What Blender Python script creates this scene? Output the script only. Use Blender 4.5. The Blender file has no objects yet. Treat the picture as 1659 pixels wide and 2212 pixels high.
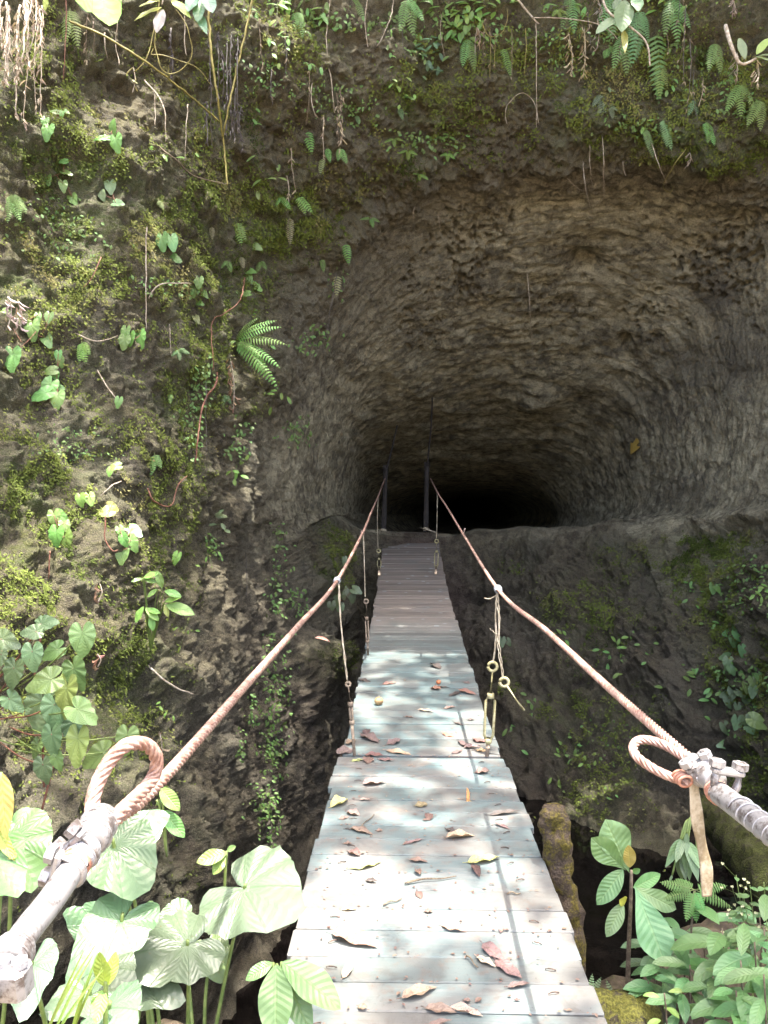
import bpy, math, random
import numpy as np
from mathutils import Vector, Matrix, Euler
from mathutils.bvhtree import BVHTree

random.seed(11); RNG = np.random.default_rng(11)
PI = math.pi
S = bpy.context.scene
COL = S.collection
V = Vector

# ------------------------------------------------------------------ camera
F = 1662.0                                   # focal length, for a 1659 x 2212 picture
CAM = V((0.0, 0.0, 1.575))
ROT = Euler((math.radians(90 - 1.24), 0, math.radians(1.57)), 'XYZ').to_matrix()
cam = bpy.data.cameras.new('camera'); camo = bpy.data.objects.new('camera', cam); COL.objects.link(camo)
camo.location = CAM; camo.rotation_euler = ROT.to_euler()
cam.sensor_fit = 'VERTICAL'; cam.sensor_height = 24.0; cam.lens = 24.0 * F / 2212.0
cam.clip_start = 0.05; cam.clip_end = 500
S.camera = camo

def ray(px, py):
    return ROT @ V(((px - 829.5) / F, -(py - 1106.0) / F, -1.0))
def P(px, py, d):
    w = ray(px, py); return CAM + w * (d / w.y)

# ------------------------------------------------------------------ light
SUN = V((0.17, -0.12, 1.0)).normalized()
W = bpy.data.worlds.new('World'); S.world = W; W.use_nodes = True
nt = W.node_tree; nt.nodes.clear()
sky = nt.nodes.new('ShaderNodeTexSky'); sky.sky_type = 'NISHITA'; sky.sun_disc = False
sky.sun_elevation = math.asin(SUN.z); sky.sun_rotation = math.atan2(SUN.x, SUN.y)
sky.dust_density = 6.0; sky.air_density = 0.7; sky.ozone_density = 0.2
bg = nt.nodes.new('ShaderNodeBackground'); bg.inputs[1].default_value = 0.15
wo = nt.nodes.new('ShaderNodeOutputWorld')
nt.links.new(sky.outputs[0], bg.inputs[0]); nt.links.new(bg.outputs[0], wo.inputs[0])
sl = bpy.data.lights.new('sun', 'SUN'); sl.energy = 2.3; sl.angle = math.radians(0.53); sl.color = (1.0, 0.95, 0.87)
so = bpy.data.objects.new('sun', sl); COL.objects.link(so)
so.rotation_euler = SUN.to_track_quat('Z', 'Y').to_euler(); so.location = (0, 0, 30)
S.view_settings.view_transform = 'Standard'; S.view_settings.look = 'None'
S.view_settings.exposure = 3.1; S.view_settings.gamma = 1.0
S.cycles.max_bounces = 9; S.cycles.diffuse_bounces = 7; S.cycles.transmission_bounces = 4
S.cycles.use_denoising = True
S.cycles.sample_clamp_indirect = 6.0

# ------------------------------------------------------------------ material helper
class NT:
    def __init__(s, name):
        s.m = bpy.data.materials.new(name); s.m.use_nodes = True
        s.t = s.m.node_tree; s.t.nodes.clear()
        s.out = s.t.nodes.new('ShaderNodeOutputMaterial')
    def n(s, typ, ins=None, **kw):
        nd = s.t.nodes.new('ShaderNode' + typ)
        for k, v in kw.items(): setattr(nd, k, v)
        for k, v in (ins or {}).items(): s.put(nd.inputs[k], v)
        return nd
    def put(s, sock, v):
        if hasattr(v, 'is_linked') or isinstance(v, bpy.types.NodeSocket): s.t.links.new(v, sock)
        else: sock.default_value = v
    def math(s, op, a, b=0.0, c=0.0, clamp=False):
        nd = s.n('Math', {0: a, 1: b, 2: c}, operation=op, use_clamp=clamp); return nd.outputs[0]
    def mix(s, f, a, b, mode='MIX'):
        nd = s.n('Mix', data_type='RGBA', blend_type=mode, clamp_factor=True)
        s.put(nd.inputs[0], f); s.put(nd.inputs[6], c4(a)); s.put(nd.inputs[7], c4(b)); return nd.outputs[2]
    def noise(s, vec, scale, detail=4, rough=0.55, dist=0.0):
        nd = s.n('TexNoise', {'Vector': vec, 'Scale': scale, 'Detail': detail, 'Roughness': rough, 'Distortion': dist}); return nd.outputs[0]
    def ramp(s, f, a, b):
        nd = s.n('MapRange', {0: f, 1: a, 2: b, 3: 0.0, 4: 1.0}, interpolation_type='SMOOTHSTEP'); return nd.outputs[0]
    def geo(s): return s.n('NewGeometry').outputs['Position']
    def objc(s): return s.n('TexCoord').outputs['Object']
    def scale(s, vec, v): return s.n('Mapping', {0: vec, 3: v}).outputs[0]
    def bump(s, h, strength=0.5, dist=0.01, normal=None):
        i = {'Height': h, 'Strength': strength, 'Distance': dist}
        if normal is not None: i['Normal'] = normal
        return s.n('Bump', i).outputs[0]
    def bsdf(s, col, rough=0.7, normal=None, metal=0.0, spec=0.5, coat=0.0):
        i = {'Base Color': c4(col), 'Roughness': rough, 'Metallic': metal, 'Specular IOR Level': spec}
        if coat: i['Coat Weight'] = coat
        if normal is not None: i['Normal'] = normal
        return s.n('BsdfPrincipled', i).outputs[0]
    def done(s, sh): s.t.links.new(sh, s.out.inputs[0]); return s.m
def c4(c):
    return (c[0], c[1], c[2], 1.0) if isinstance(c, (tuple, list)) and len(c) == 3 else c
M = {}

# rock: masks R moss, G pale stone and painted light, B wet_dark, A red clay
t = NT('cave_rock'); pos = t.geo()
at = t.n('Attribute', attribute_name='masks'); sep = t.n('SeparateColor', {0: at.outputs[0]})
n1 = t.noise(pos, 1.3, 5, 0.6); n2 = t.noise(pos, 7, 6, 0.65); n3 = t.noise(pos, 32, 5, 0.7); n4 = t.noise(pos, 120, 3, 0.75); n5 = t.noise(pos, 300, 2, 0.7)
base = t.mix(t.ramp(n2, 0.33, 0.68), (0.084, 0.069, 0.043), (0.285, 0.243, 0.155))
base = t.mix(t.ramp(n1, 0.42, 0.66), base, (0.212, 0.190, 0.133))
lay = t.n('Attribute', attribute_name='layer').outputs['Vector']; inside = t.n('Attribute', attribute_name='inside').outputs['Fac']
s1 = t.noise(t.scale(lay, (1.0, 3.0, 1.0)), 1.6, 5, 0.6, 0.3); s2 = t.noise(t.scale(lay, (1.6, 5.0, 2.0)), 4.0, 5, 0.65, 0.2)
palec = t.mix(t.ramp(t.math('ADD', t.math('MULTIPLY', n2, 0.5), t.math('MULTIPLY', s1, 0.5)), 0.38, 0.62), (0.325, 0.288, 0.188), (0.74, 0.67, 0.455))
base = t.mix(t.math('MULTIPLY', inside, t.ramp(t.math('ADD', t.math('MULTIPLY', s2, 0.5), t.math('MULTIPLY', n2, 0.5)), 0.36, 0.60)), base, (0.305, 0.272, 0.188))
base = t.mix(t.math('MULTIPLY', t.math('MULTIPLY', inside, t.ramp(s1, 0.48, 0.36)), 0.45), base, (0.115, 0.103, 0.080))
drip = t.noise(t.scale(pos, (7, 7, 0.7)), 1.0, 5, 0.65)
base = t.mix(t.math('MULTIPLY', t.math('SUBTRACT', 1.0, inside), t.math('MULTIPLY', t.ramp(drip, 0.50, 0.66), 0.5)), base, (0.045, 0.038, 0.033))
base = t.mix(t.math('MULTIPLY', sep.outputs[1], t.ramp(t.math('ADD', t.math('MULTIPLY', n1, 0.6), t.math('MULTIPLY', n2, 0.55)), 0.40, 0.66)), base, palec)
base = t.mix(t.math('MULTIPLY', sep.outputs[2], t.ramp(n2, 0.2, 0.6)), base, (0.068, 0.060, 0.053))
clay = t.mix(t.ramp(n2, 0.35, 0.65), (0.095, 0.062, 0.050), (0.17, 0.122, 0.10))
base = t.mix(at.outputs['Alpha'], base, clay)
mossm = t.math('MULTIPLY', sep.outputs[0], t.ramp(t.math('ADD', t.math('MULTIPLY', n2, 0.7), t.math('MULTIPLY', n3, 0.35)), 0.38, 0.62))
mossc = t.mix(t.ramp(n3, 0.35, 0.65), (0.050, 0.055, 0.018), (0.150, 0.155, 0.045))
mossc = t.mix(t.ramp(n1, 0.45, 0.6), mossc, (0.095, 0.125, 0.034))
base = t.mix(mossm, base, mossc)
base = t.mix(t.math('MULTIPLY', t.ramp(n3, 0.45, 0.34), 0.45), base, (0.030, 0.025, 0.019))
blot = t.noise(pos, 2.1, 6, 0.72, 0.6)
base = t.mix(t.math('MULTIPLY', t.math('MULTIPLY', inside, t.ramp(blot, 0.55, 0.63)), 0.5), base, (0.095, 0.087, 0.072))
base = t.mix(t.math('MULTIPLY', t.ramp(n4, 0.54, 0.66), 0.6), base, (0.34, 0.30, 0.22))
base = t.mix(t.math('MULTIPLY', t.ramp(n4, 0.47, 0.36), 0.7), base, (0.028, 0.023, 0.018))
h = t.math('ADD', t.math('ADD', t.math('MULTIPLY', t.mix(inside, n2, t.math('ADD', t.math('MULTIPLY', s2, 0.38), t.math('MULTIPLY', n2, 0.62))), 0.9), t.math('MULTIPLY', n3, 0.75)), t.math('ADD', t.math('MULTIPLY', n4, 0.42), t.math('MULTIPLY', n5, 0.16)))
ro = t.math('SUBTRACT', 0.88, t.math('MULTIPLY', t.math('MULTIPLY', sep.outputs[2], t.ramp(n3, 0.4, 0.62)), 0.48))
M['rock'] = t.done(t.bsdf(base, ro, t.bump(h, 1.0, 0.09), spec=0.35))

# soil of the near bank
t = NT('bank_soil'); pos = t.geo()
a = t.noise(pos, 9, 6, 0.65); b = t.noise(pos, 60, 4, 0.7)
c = t.mix(t.ramp(a, 0.35, 0.65), (0.035, 0.026, 0.018), (0.095, 0.072, 0.048))
c = t.mix(t.ramp(b, 0.5, 0.7), c, (0.06, 0.065, 0.018))
c = t.mix(t.ramp(t.math('ADD', t.n('SeparateXYZ', {0: pos}).outputs[1], a), 1.2, 0.2), c, t.mix(a, (0.24, 0.19, 0.12), (0.36, 0.29, 0.20)))  # paler unseen ground behind the camera, added to bounce sun into the cave
M['soil'] = t.done(t.bsdf(c, 0.9, t.bump(t.math('ADD', a, t.math('MULTIPLY', b, 0.4)), 0.8, 0.03), spec=0.3))

# water
t = NT('stream_water'); pos = t.geo()
M['water'] = t.done(t.bsdf((0.004, 0.0032, 0.003), 0.05, t.bump(t.noise(pos, 5, 3, 0.5), 0.12, 0.03), spec=0.5))

def mossy(name, bark, moss, thr, scale=14):
    t = NT(name); pos = t.geo()
    a = t.noise(pos, scale, 6, 0.65); b = t.noise(pos, scale * 6, 4, 0.7)
    c = t.mix(t.ramp(b, 0.35, 0.65), tuple(x * 0.5 for x in bark), bark)
    mc = t.mix(t.ramp(b, 0.35, 0.68), tuple(x * 0.35 for x in moss), moss)
    c = t.mix(t.ramp(t.math('ADD', t.math('MULTIPLY', a, 0.7), t.math('MULTIPLY', b, 0.3)), thr, thr + 0.12), c, mc)
    return t.done(t.bsdf(c, 0.92, t.bump(t.math('ADD', a, t.math('MULTIPLY', b, 0.6)), 1.0, 0.03), spec=0.25))
M['post'] = mossy('mossy_bark', (0.15, 0.11, 0.08), (0.20, 0.16, 0.035), 0.45)
M['log'] = mossy('mossy_log', (0.06, 0.05, 0.035), (0.075, 0.085, 0.02), 0.40)
M['boulder'] = mossy('mossy_boulder', (0.09, 0.075, 0.05), (0.15, 0.145, 0.03), 0.40)

# planks
t = NT('weathered_planks'); pos = t.geo()
tint = t.n('Attribute', attribute_name='tint').outputs['Fac']
g = t.noise(t.scale(pos, (2.5, 60, 30)), 1.0, 6, 0.7, 0.4); a = t.noise(pos, 2.6, 5, 0.6, 0.5); b = t.noise(pos, 13, 5, 0.7); f = t.noise(pos, 90, 3, 0.7)
syd = t.n('SeparateXYZ', {0: pos}).outputs[1]
c = t.mix(t.math('MULTIPLY', t.ramp(a, 0.40, 0.60), t.math('ADD', 0.7, t.math('MULTIPLY', t.ramp(syd, 2.6, 4.2), 0.3))), (0.130, 0.128, 0.118), (0.098, 0.142, 0.142))
st2 = t.noise(pos, 5.5, 6, 0.7, 1.0)
c = t.mix(t.math('MULTIPLY', t.ramp(st2, 0.50, 0.66), 0.5), c, (0.078, 0.070, 0.062))
c = t.mix(t.math('MULTIPLY', t.ramp(b, 0.52, 0.68), 0.55), c, (0.135, 0.105, 0.085))
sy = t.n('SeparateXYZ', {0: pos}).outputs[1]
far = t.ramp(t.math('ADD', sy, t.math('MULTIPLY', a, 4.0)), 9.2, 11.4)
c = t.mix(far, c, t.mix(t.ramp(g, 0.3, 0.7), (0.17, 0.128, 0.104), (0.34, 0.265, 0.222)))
lich = t.n('TexVoronoi', {'Vector': pos, 'Scale': 5.5}); ld = t.math('ADD', lich.outputs['Distance'], t.math('MULTIPLY', b, 0.25))
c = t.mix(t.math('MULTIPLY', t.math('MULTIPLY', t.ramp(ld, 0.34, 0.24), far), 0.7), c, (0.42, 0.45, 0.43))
wear = t.ramp(t.math('ADD', a, t.math('MULTIPLY', g, 0.5)), 0.78, 0.95)
c = t.mix(t.math('MULTIPLY', wear, 0.5), c, (0.19, 0.182, 0.17))
c = t.mix(t.math('MULTIPLY', t.ramp(g, 0.40, 0.28), 0.5), c, (0.075, 0.064, 0.055))
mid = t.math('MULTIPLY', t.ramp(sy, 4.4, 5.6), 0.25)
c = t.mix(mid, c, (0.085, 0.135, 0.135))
c = t.mix(t.math('MULTIPLY', t.ramp(f, 0.36, 0.28), 0.6), c, (0.06, 0.05, 0.04))
hsv = t.n('HueSaturation', {'Value': t.math('ADD', 0.68, t.math('MULTIPLY', tint, 0.64)), 'Color': c}).outputs[0]
M['plank'] = t.done(t.bsdf(hsv, 0.72, t.bump(t.math('ADD', g, t.math('MULTIPLY', f, 0.3)), 0.45, 0.006), spec=0.35))

def simple(name, c1, c2, scale=30, rough=0.7, metal=0.0, bump=0.4, thr=(0.4, 0.62), bd=0.004, spec=0.5):
    t = NT(name); o = t.geo(); a = t.noise(o, scale, 5, 0.65); b = t.noise(o, scale * 5, 3, 0.6)
    c = t.mix(t.ramp(t.math('ADD', t.math('MULTIPLY', a, 0.75), t.math('MULTIPLY', b, 0.25)), *thr), c1, c2)
    M[name] = t.done(t.bsdf(c, rough, t.bump(t.math('ADD', a, t.math('MULTIPLY', b, 0.5)), bump, bd), metal, spec)); return M[name]
simple('rusty_rope', (0.20, 0.105, 0.075), (0.40, 0.27, 0.215), 45, 0.62, 0.0)
simple('pale_rope', (0.16, 0.10, 0.08), (0.30, 0.24, 0.20), 14, 0.7)
simple('white_metal', (0.12, 0.10, 0.09), (0.30, 0.29, 0.285), 40, 0.42, 0.45, 0.18, (0.38, 0.52))
simple('grey_metal', (0.26, 0.26, 0.27), (0.45, 0.45, 0.47), 30, 0.5, 0.2)
simple('rust_patch', (0.30, 0.13, 0.08), (0.45, 0.24, 0.17), 40, 0.75)
simple('olive_metal', (0.24, 0.21, 0.09), (0.42, 0.38, 0.22), 40, 0.6)
simple('pale_wire', (0.36, 0.30, 0.20), (0.55, 0.48, 0.36), 30, 0.75)
simple('rusty_rod', (0.16, 0.12, 0.085), (0.30, 0.24, 0.17), 35, 0.8)
simple('strap', (0.17, 0.13, 0.07), (0.36, 0.31, 0.22), 25, 0.6)
simple('dark_post', (0.020, 0.016, 0.014), (0.042, 0.034, 0.029), 20, 0.85)
simple('staple', (0.04, 0.03, 0.025), (0.12, 0.07, 0.05), 60, 0.8)
simple('twig', (0.085, 0.06, 0.04), (0.19, 0.15, 0.10), 50, 0.9)
simple('stem_red', (0.13, 0.05, 0.03), (0.24, 0.11, 0.07), 40, 0.7)
simple('stem_green', (0.10, 0.15, 0.035), (0.17, 0.22, 0.06), 20, 0.5)
simple('stem_yellow', (0.16, 0.135, 0.03), (0.28, 0.24, 0.07), 25, 0.6)
simple('dry_vine', (0.24, 0.19, 0.13), (0.48, 0.42, 0.34), 25, 0.85)
simple('dark_vine', (0.05, 0.042, 0.035), (0.13, 0.115, 0.105), 25, 0.6)
simple('arrow_paint', (0.20, 0.13, 0.02), (0.26, 0.18, 0.03), 12, 0.6)
simple('fruit_skin', (0.20, 0.12, 0.05), (0.36, 0.25, 0.12), 25, 0.6)
simple('red_seed', (0.40, 0.13, 0.05), (0.50, 0.20, 0.08), 40, 0.5)
simple('bark', (0.07, 0.055, 0.04), (0.16, 0.13, 0.10), 12, 0.9)

simple('flower', (0.34, 0.34, 0.16), (0.5, 0.5, 0.3), 60, 0.7)
def leafmat(name, radial=False, vein=0.35, gloss=0.38, trans=0.28, spots=0.0, nv=8.0, dry=False, bumps=0.5):
    t = NT(name)
    oi = t.n('ObjectInfo'); tint = t.n('Attribute', attribute_name='tint').outputs['Fac']
    uv = t.n('UVMap'); s = t.n('SeparateXYZ', {0: uv.outputs[0]})
    u, v = s.outputs[0], s.outputs[1]
    if radial:    # u: angle / 2pi, v: radius fraction
        k = t.math('SUBTRACT', t.math('FRACT', t.math('ADD', t.math('MULTIPLY', u, nv), 0.5)), 0.5)
        main = t.ramp(t.math('MULTIPLY', t.math('ABSOLUTE', k), v), 0.034, 0.008)
        k2 = t.math('ABSOLUTE', t.math('SUBTRACT', t.math('FRACT', t.math('ADD', t.math('MULTIPLY', v, 6.0), t.math('MULTIPLY', t.math('ABSOLUTE', k), 3.5))), 0.5))
        side = t.math('MULTIPLY', t.ramp(k2, 0.07, 0.0), 0.22)
        hb = t.math('ADD', k2, t.math('MULTIPLY', main, -0.5))
    else:
        av = t.math('ABSOLUTE', t.math('SUBTRACT', t.math('MULTIPLY', v, 2.0), 1.0))
        main = t.ramp(av, 0.10, 0.02)
        k2 = t.math('ABSOLUTE', t.math('SUBTRACT', t.math('FRACT', t.math('SUBTRACT', t.math('MULTIPLY', u, nv), t.math('MULTIPLY', av, 1.6))), 0.5))
        side = t.math('MULTIPLY', t.ramp(k2, 0.10, 0.0), 0.35)
        hb = t.math('ADD', k2, t.math('MULTIPLY', main, -0.5))
    ve = t.math('MAXIMUM', main, side)
    dark = radial
    pos = t.geo(); n1 = t.noise(pos, 16, 4, 0.6); n2 = t.noise(pos, 90, 4, 0.65)
    col = oi.outputs['Color']
    col = t.n('HueSaturation', {'Hue': t.math('ADD', 0.466, t.math('MULTIPLY', tint, 0.05)), 'Saturation': 0.9, 'Value': t.math('ADD', 0.6, t.math('ADD', t.math('MULTIPLY', tint, 0.5), t.math('MULTIPLY', n1, 0.6))), 'Color': col}).outputs[0]
    col = t.mix(t.math('MULTIPLY', ve, vein), col, t.mix(0.5, col, (0.42, 0.36, 0.24) if dry else ((0.035, 0.075, 0.02) if radial else (0.28, 0.36, 0.14))))
    if dry: col = t.mix(t.math('MULTIPLY', t.ramp(n2, 0.48, 0.66), 0.6), col, (0.09, 0.05, 0.035))
    elif spots: col = t.mix(t.math('MULTIPLY', t.ramp(n2, 0.64, 0.72), spots), col, (0.12, 0.085, 0.03))
    nor = t.bump(t.math('ADD', hb, t.math('MULTIPLY', n2, 0.4)), bumps, 0.004)
    sh = t.bsdf(col, gloss, nor, spec=0.5)
    if trans:
        tr = t.n('BsdfTranslucent', {0: t.mix(1.0, col, (1.5, 1.35, 0.5), 'MULTIPLY')}).outputs[0]
        sh = t.n('MixShader', {0: trans, 1: sh, 2: tr}).outputs[0]
    M[name] = t.done(sh)
leafmat('leaf', spots=0.5)
leafmat('glossy_leaf', vein=0.4, gloss=0.3, nv=10, bumps=0.6, spots=0.2)
leafmat('round_leaf', radial=True, vein=0.65, gloss=0.30, nv=9, bumps=0.4, spots=0.6, trans=0.13)
leafmat('fern_leaf', vein=0.2, gloss=0.5, nv=4, trans=0.35)
leafmat('dead_leaf', vein=0.5, gloss=0.55, trans=0.08, dry=True, nv=9)
leafmat('small_leaf', vein=0.2, gloss=0.45, nv=5, trans=0.3)
# moss tufts: coloured by their tint
t = NT('moss_tuft'); tint = t.n('Attribute', attribute_name='tint').outputs['Fac']
c = t.mix(t.ramp(tint, 0.0, 0.55), (0.045, 0.065, 0.014), (0.165, 0.205, 0.045)); c = t.mix(t.ramp(tint, 0.6, 1.0), c, (0.25, 0.225, 0.095))
d = t.bsdf(c, 0.8, spec=0.2); tr = t.n('BsdfTranslucent', {0: c}).outputs[0]
M['moss_tuft'] = t.done(t.n('MixShader', {0: 0.3, 1: d, 2: tr}).outputs[0])

# ------------------------------------------------------------------ mesh builder
class MB:
    def __init__(s): s.v = []; s.f = []; s.uv = []; s.t = []; s.mi = []
    def add(s, vs, fs, uvs=None, tint=0.5, mi=0):
        o = len(s.v); s.v.extend([tuple(x) for x in vs]); s.f.extend([tuple(i + o for i in f) for f in fs])
        s.uv.extend(uvs if uvs else [(0.5, 0.5)] * len(vs)); s.t.extend([tint] * len(vs)); s.mi.extend([mi] * len(fs))
    def build(s, name, mats, parent=None, origin=None, smooth=True, color=None):
        me = bpy.data.meshes.new(name)
        o = V(origin) if origin is not None else V((0, 0, 0))
        vs = s.v if origin is None else [(a - o.x, b - o.y, c - o.z) for a, b, c in s.v]
        me.from_pydata(vs, [], s.f); me.update()
        ul = me.uv_layers.new(name='UVMap')
        li = np.empty(len(me.loops), dtype=np.int32); me.loops.foreach_get('vertex_index', li)
        ul.data.foreach_set('uv', np.array(s.uv, dtype=np.float32)[li].ravel())
        at = me.attributes.new('tint', 'FLOAT', 'POINT'); at.data.foreach_set('value', np.array(s.t, dtype=np.float32))
        for m in (mats if isinstance(mats, (list, tuple)) else [mats]): me.materials.append(m)
        me.polygons.foreach_set('material_index', np.array(s.mi, dtype=np.int32))
        if smooth: me.polygons.foreach_set('use_smooth', np.ones(len(me.polygons), dtype=bool))
        ob = bpy.data.objects.new(name, me); COL.objects.link(ob); ob.location = o
        if parent is not None:
            ob.parent = parent; ob.location = o - parent.location
        if color is not None: ob.color = (*color, 1)
        return ob

def empty(name, loc):
    o = bpy.data.objects.new(name, None); COL.objects.link(o); o.location = loc; o.empty_display_size = 0.05; return o
def tag(o, label=None, cat=None, group=None, kind=None):
    if label: o['label'] = label
    if cat: o['category'] = cat
    if group: o['group'] = group
    if kind: o['kind'] = kind
    return o

def frame(t, hint=V((0, 0, 1))):
    t = t.normalized(); s = t.cross(hint)
    if s.length < 1e-4: s = t.cross(V((1, 0, 0)))
    s.normalize(); return t, s, s.cross(t)
def catmull(pts, n):
    pts = [V(p) for p in pts]; out = []
    for i in range(len(pts) - 1):
        p0 = pts[max(i - 1, 0)]; p1 = pts[i]; p2 = pts[i + 1]; p3 = pts[min(i + 2, len(pts) - 1)]
        k = n if isinstance(n, int) else max(2, int((p2 - p1).length / n))
        for j in range(k):
            t = j / k
            out.append(0.5 * ((2 * p1) + (p2 - p0) * t + (2 * p0 - 5 * p1 + 4 * p2 - p3) * t * t + (3 * p1 - p0 - 3 * p2 + p3) * t ** 3))
    out.append(pts[-1]); return out
def tube(mb, pts, r, seg=6, mi=0, tint=0.5, cap=True, r1=None):
    n = len(pts); vs = []; up = None; uv = []
    for i, p in enumerate(pts):
        t = (pts[min(i + 1, n - 1)] - pts[max(i - 1, 0)])
        if t.length < 1e-9: t = V((0, 0, 1))
        t.normalize()
        if up is None: _, a, b = frame(t)
        else:
            a = (up - t * up.dot(t)); a = a.normalized() if a.length > 1e-6 else frame(t)[1]; b = t.cross(a)
        up = a
        rr = r[i] if isinstance(r, (list, tuple)) else (r if r1 is None else r + (r1 - r) * i / max(1, n - 1))
        for k in range(seg):
            th = 2 * PI * k / seg; vs.append(p + (a * math.cos(th) + b * math.sin(th)) * rr); uv.append((i / max(1, n - 1), k / seg))
    fs = [(i * seg + k, i * seg + (k + 1) % seg, (i + 1) * seg + (k + 1) % seg, (i + 1) * seg + k) for i in range(n - 1) for k in range(seg)]
    if cap: fs += [tuple(range(seg))[::-1], tuple((n - 1) * seg + k for k in range(seg))]
    mb.add(vs, fs, uv, tint, mi)
def twisted(mb, pts, R, lay=0.10, lobes=6, sub=4, mi=0):
    """a laid wire rope: a lobed section turned along the path; pts evenly dense"""
    seg = lobes * sub; n = len(pts); vs = []; up = None; L = 0.0
    for i, p in enumerate(pts):
        t = (pts[min(i + 1, n - 1)] - pts[max(i - 1, 0)]).normalized()
        if up is None: _, a, b = frame(t)
        else: a = (up - t * up.dot(t)).normalized(); b = t.cross(a)
        up = a
        if i: L += (p - pts[i - 1]).length
        ph = 2 * PI * L / lay
        for k in range(seg):
            q = k / seg; loc = abs(math.sin(PI * lobes * q)); rr = R * (0.70 + 0.30 * loc ** 0.7)
            th = 2 * PI * q + ph; vs.append(p + (a * math.cos(th) + b * math.sin(th)) * rr)
    fs = [(i * seg + k, i * seg + (k + 1) % seg, (i + 1) * seg + (k + 1) % seg, (i + 1) * seg + k) for i in range(n - 1) for k in range(seg)]
    fs += [tuple(range(seg))[::-1], tuple((n - 1) * seg + k for k in range(seg))]
    mb.add(vs, fs, None, 0.5, mi)
def box(mb, c, ax, ay, az, sx, sy, sz, bev=0.0, mi=0, tint=0.5):
    """box with chamfered edges along local axes"""
    hx, hy, hz = sx / 2, sy / 2, sz / 2; b = bev; vs = []; fs = []
    if b <= 0:
        for z in (-hz, hz):
            for x, y in ((-hx, -hy), (hx, -hy), (hx, hy), (-hx, hy)): vs.append(c + ax * x + ay * y + az * z)
        fs = [(3, 2, 1, 0), (4, 5, 6, 7), (0, 1, 5, 4), (1, 2, 6, 5), (2, 3, 7, 6), (3, 0, 4, 7)]
    else:
        def ring(x, y, z, k): return [(-x + k, -y), (x - k, -y), (x, -y + k), (x, y - k), (x - k, y), (-x + k, y), (-x, y - k), (-x, -y + k)]
        for (z, i) in ((-hz, b), (-hz + b, 0), (hz - b, 0), (hz, b)):
            for x, y in ring(hx - i, hy - i, z, b): vs.append(c + ax * x + ay * y + az * z)
        fs = [tuple(range(8))[::-1], tuple(range(24, 32))]
        for r in range(3):
            for k in range(8): fs.append((r * 8 + k, r * 8 + (k + 1) % 8, r * 8 + 8 + (k + 1) % 8, r * 8 + 8 + k))
    mb.add(vs, fs, None, tint, mi)
def torus(mb, c, nrm, R, r, seg=20, sub=8, mi=0, a0=0, a1=2 * PI):
    _, a, b = frame(nrm); n = seg + 1
    pts = [c + (a * math.cos(a0 + (a1 - a0) * i / seg) + b * math.sin(a0 + (a1 - a0) * i / seg)) * R for i in range(n)]
    tube(mb, pts, r, sub, mi)
def nut(mb, c, ax, r, h, mi=0):
    tube(mb, [c - ax * h / 2, c - ax * h * 0.4, c + ax * h * 0.4, c + ax * h / 2], [r * 0.85, r, r, r * 0.85], 6, mi)

PROF = {
    'ell': lambda t: math.sin(PI * t) ** 0.75,
    'lanc': lambda t: (math.sin(PI * t ** 0.75)) ** 0.9,
    'obl': lambda t: (math.sin(PI * t ** 1.6)) ** 0.85 if t > 0 else 0,
    'heart': lambda t: min(1.0, (t / 0.16)) ** 0.5 * (1 - t) ** 0.72 * 1.15 if t < 1 else 0,
    'pinna': lambda t: min(1, 0.55 + t) * (1 - t ** 2.2),
}
def leaf(mb, base, axis, nrm, L, Wd, droop=0.5, fold=0.15, prof='ell', n=8, tint=None, wav=0.0, curl=0.0, mi=0, cross=(-1, -0.5, 0, 0.5, 1)):
    axis = axis.normalized(); side = axis.cross(nrm)
    if side.length < 1e-4: side = axis.cross(V((1, 0.3, 0)))
    side.normalize(); nn = side.cross(axis).normalized()
    tint = random.random() if tint is None else tint
    vs = []; uv = []; p = V(base); ph = random.random() * 6
    for i in range(n + 1):
        t = i / n; ang = droop * t
        d = axis * math.cos(ang) - nn * math.sin(ang); ni = nn * math.cos(ang) + axis * math.sin(ang)
        if i: p = p + d * (L / n)
        w = Wd / 2 * max(0.0, PROF[prof](t)) + 0.0005
        for v in cross:
            a = abs(v); th = fold + curl * a
            off = side * (v * w * math.cos(th)) + ni * (a * w * math.sin(th))
            if wav: off += ni * (wav * w * math.sin(ph + t * 13 + v * 2.2) * a)
            vs.append(p + off); uv.append((t, v * 0.5 + 0.5))
    m = len(cross)
    fs = [(i * m + k, i * m + k + 1, (i + 1) * m + k + 1, (i + 1) * m + k) for i in range(n) for k in range(m - 1)]
    mb.add(vs, fs, uv, tint, mi)
HR = [(0, 1.0), (7, .90), (18, .74), (34, .62), (52, .55), (75, .51), (100, .50), (125, .51), (145, .52), (158, .47), (170, .28), (180, .05)]
def hr(a):
    a = abs(a) * 180 / PI
    for (x0, y0), (x1, y1) in zip(HR, HR[1:]):
        if a <= x1:
            t = (a - x0) / (x1 - x0); return y0 + (y1 - y0) * t
    return 0.05
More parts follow.
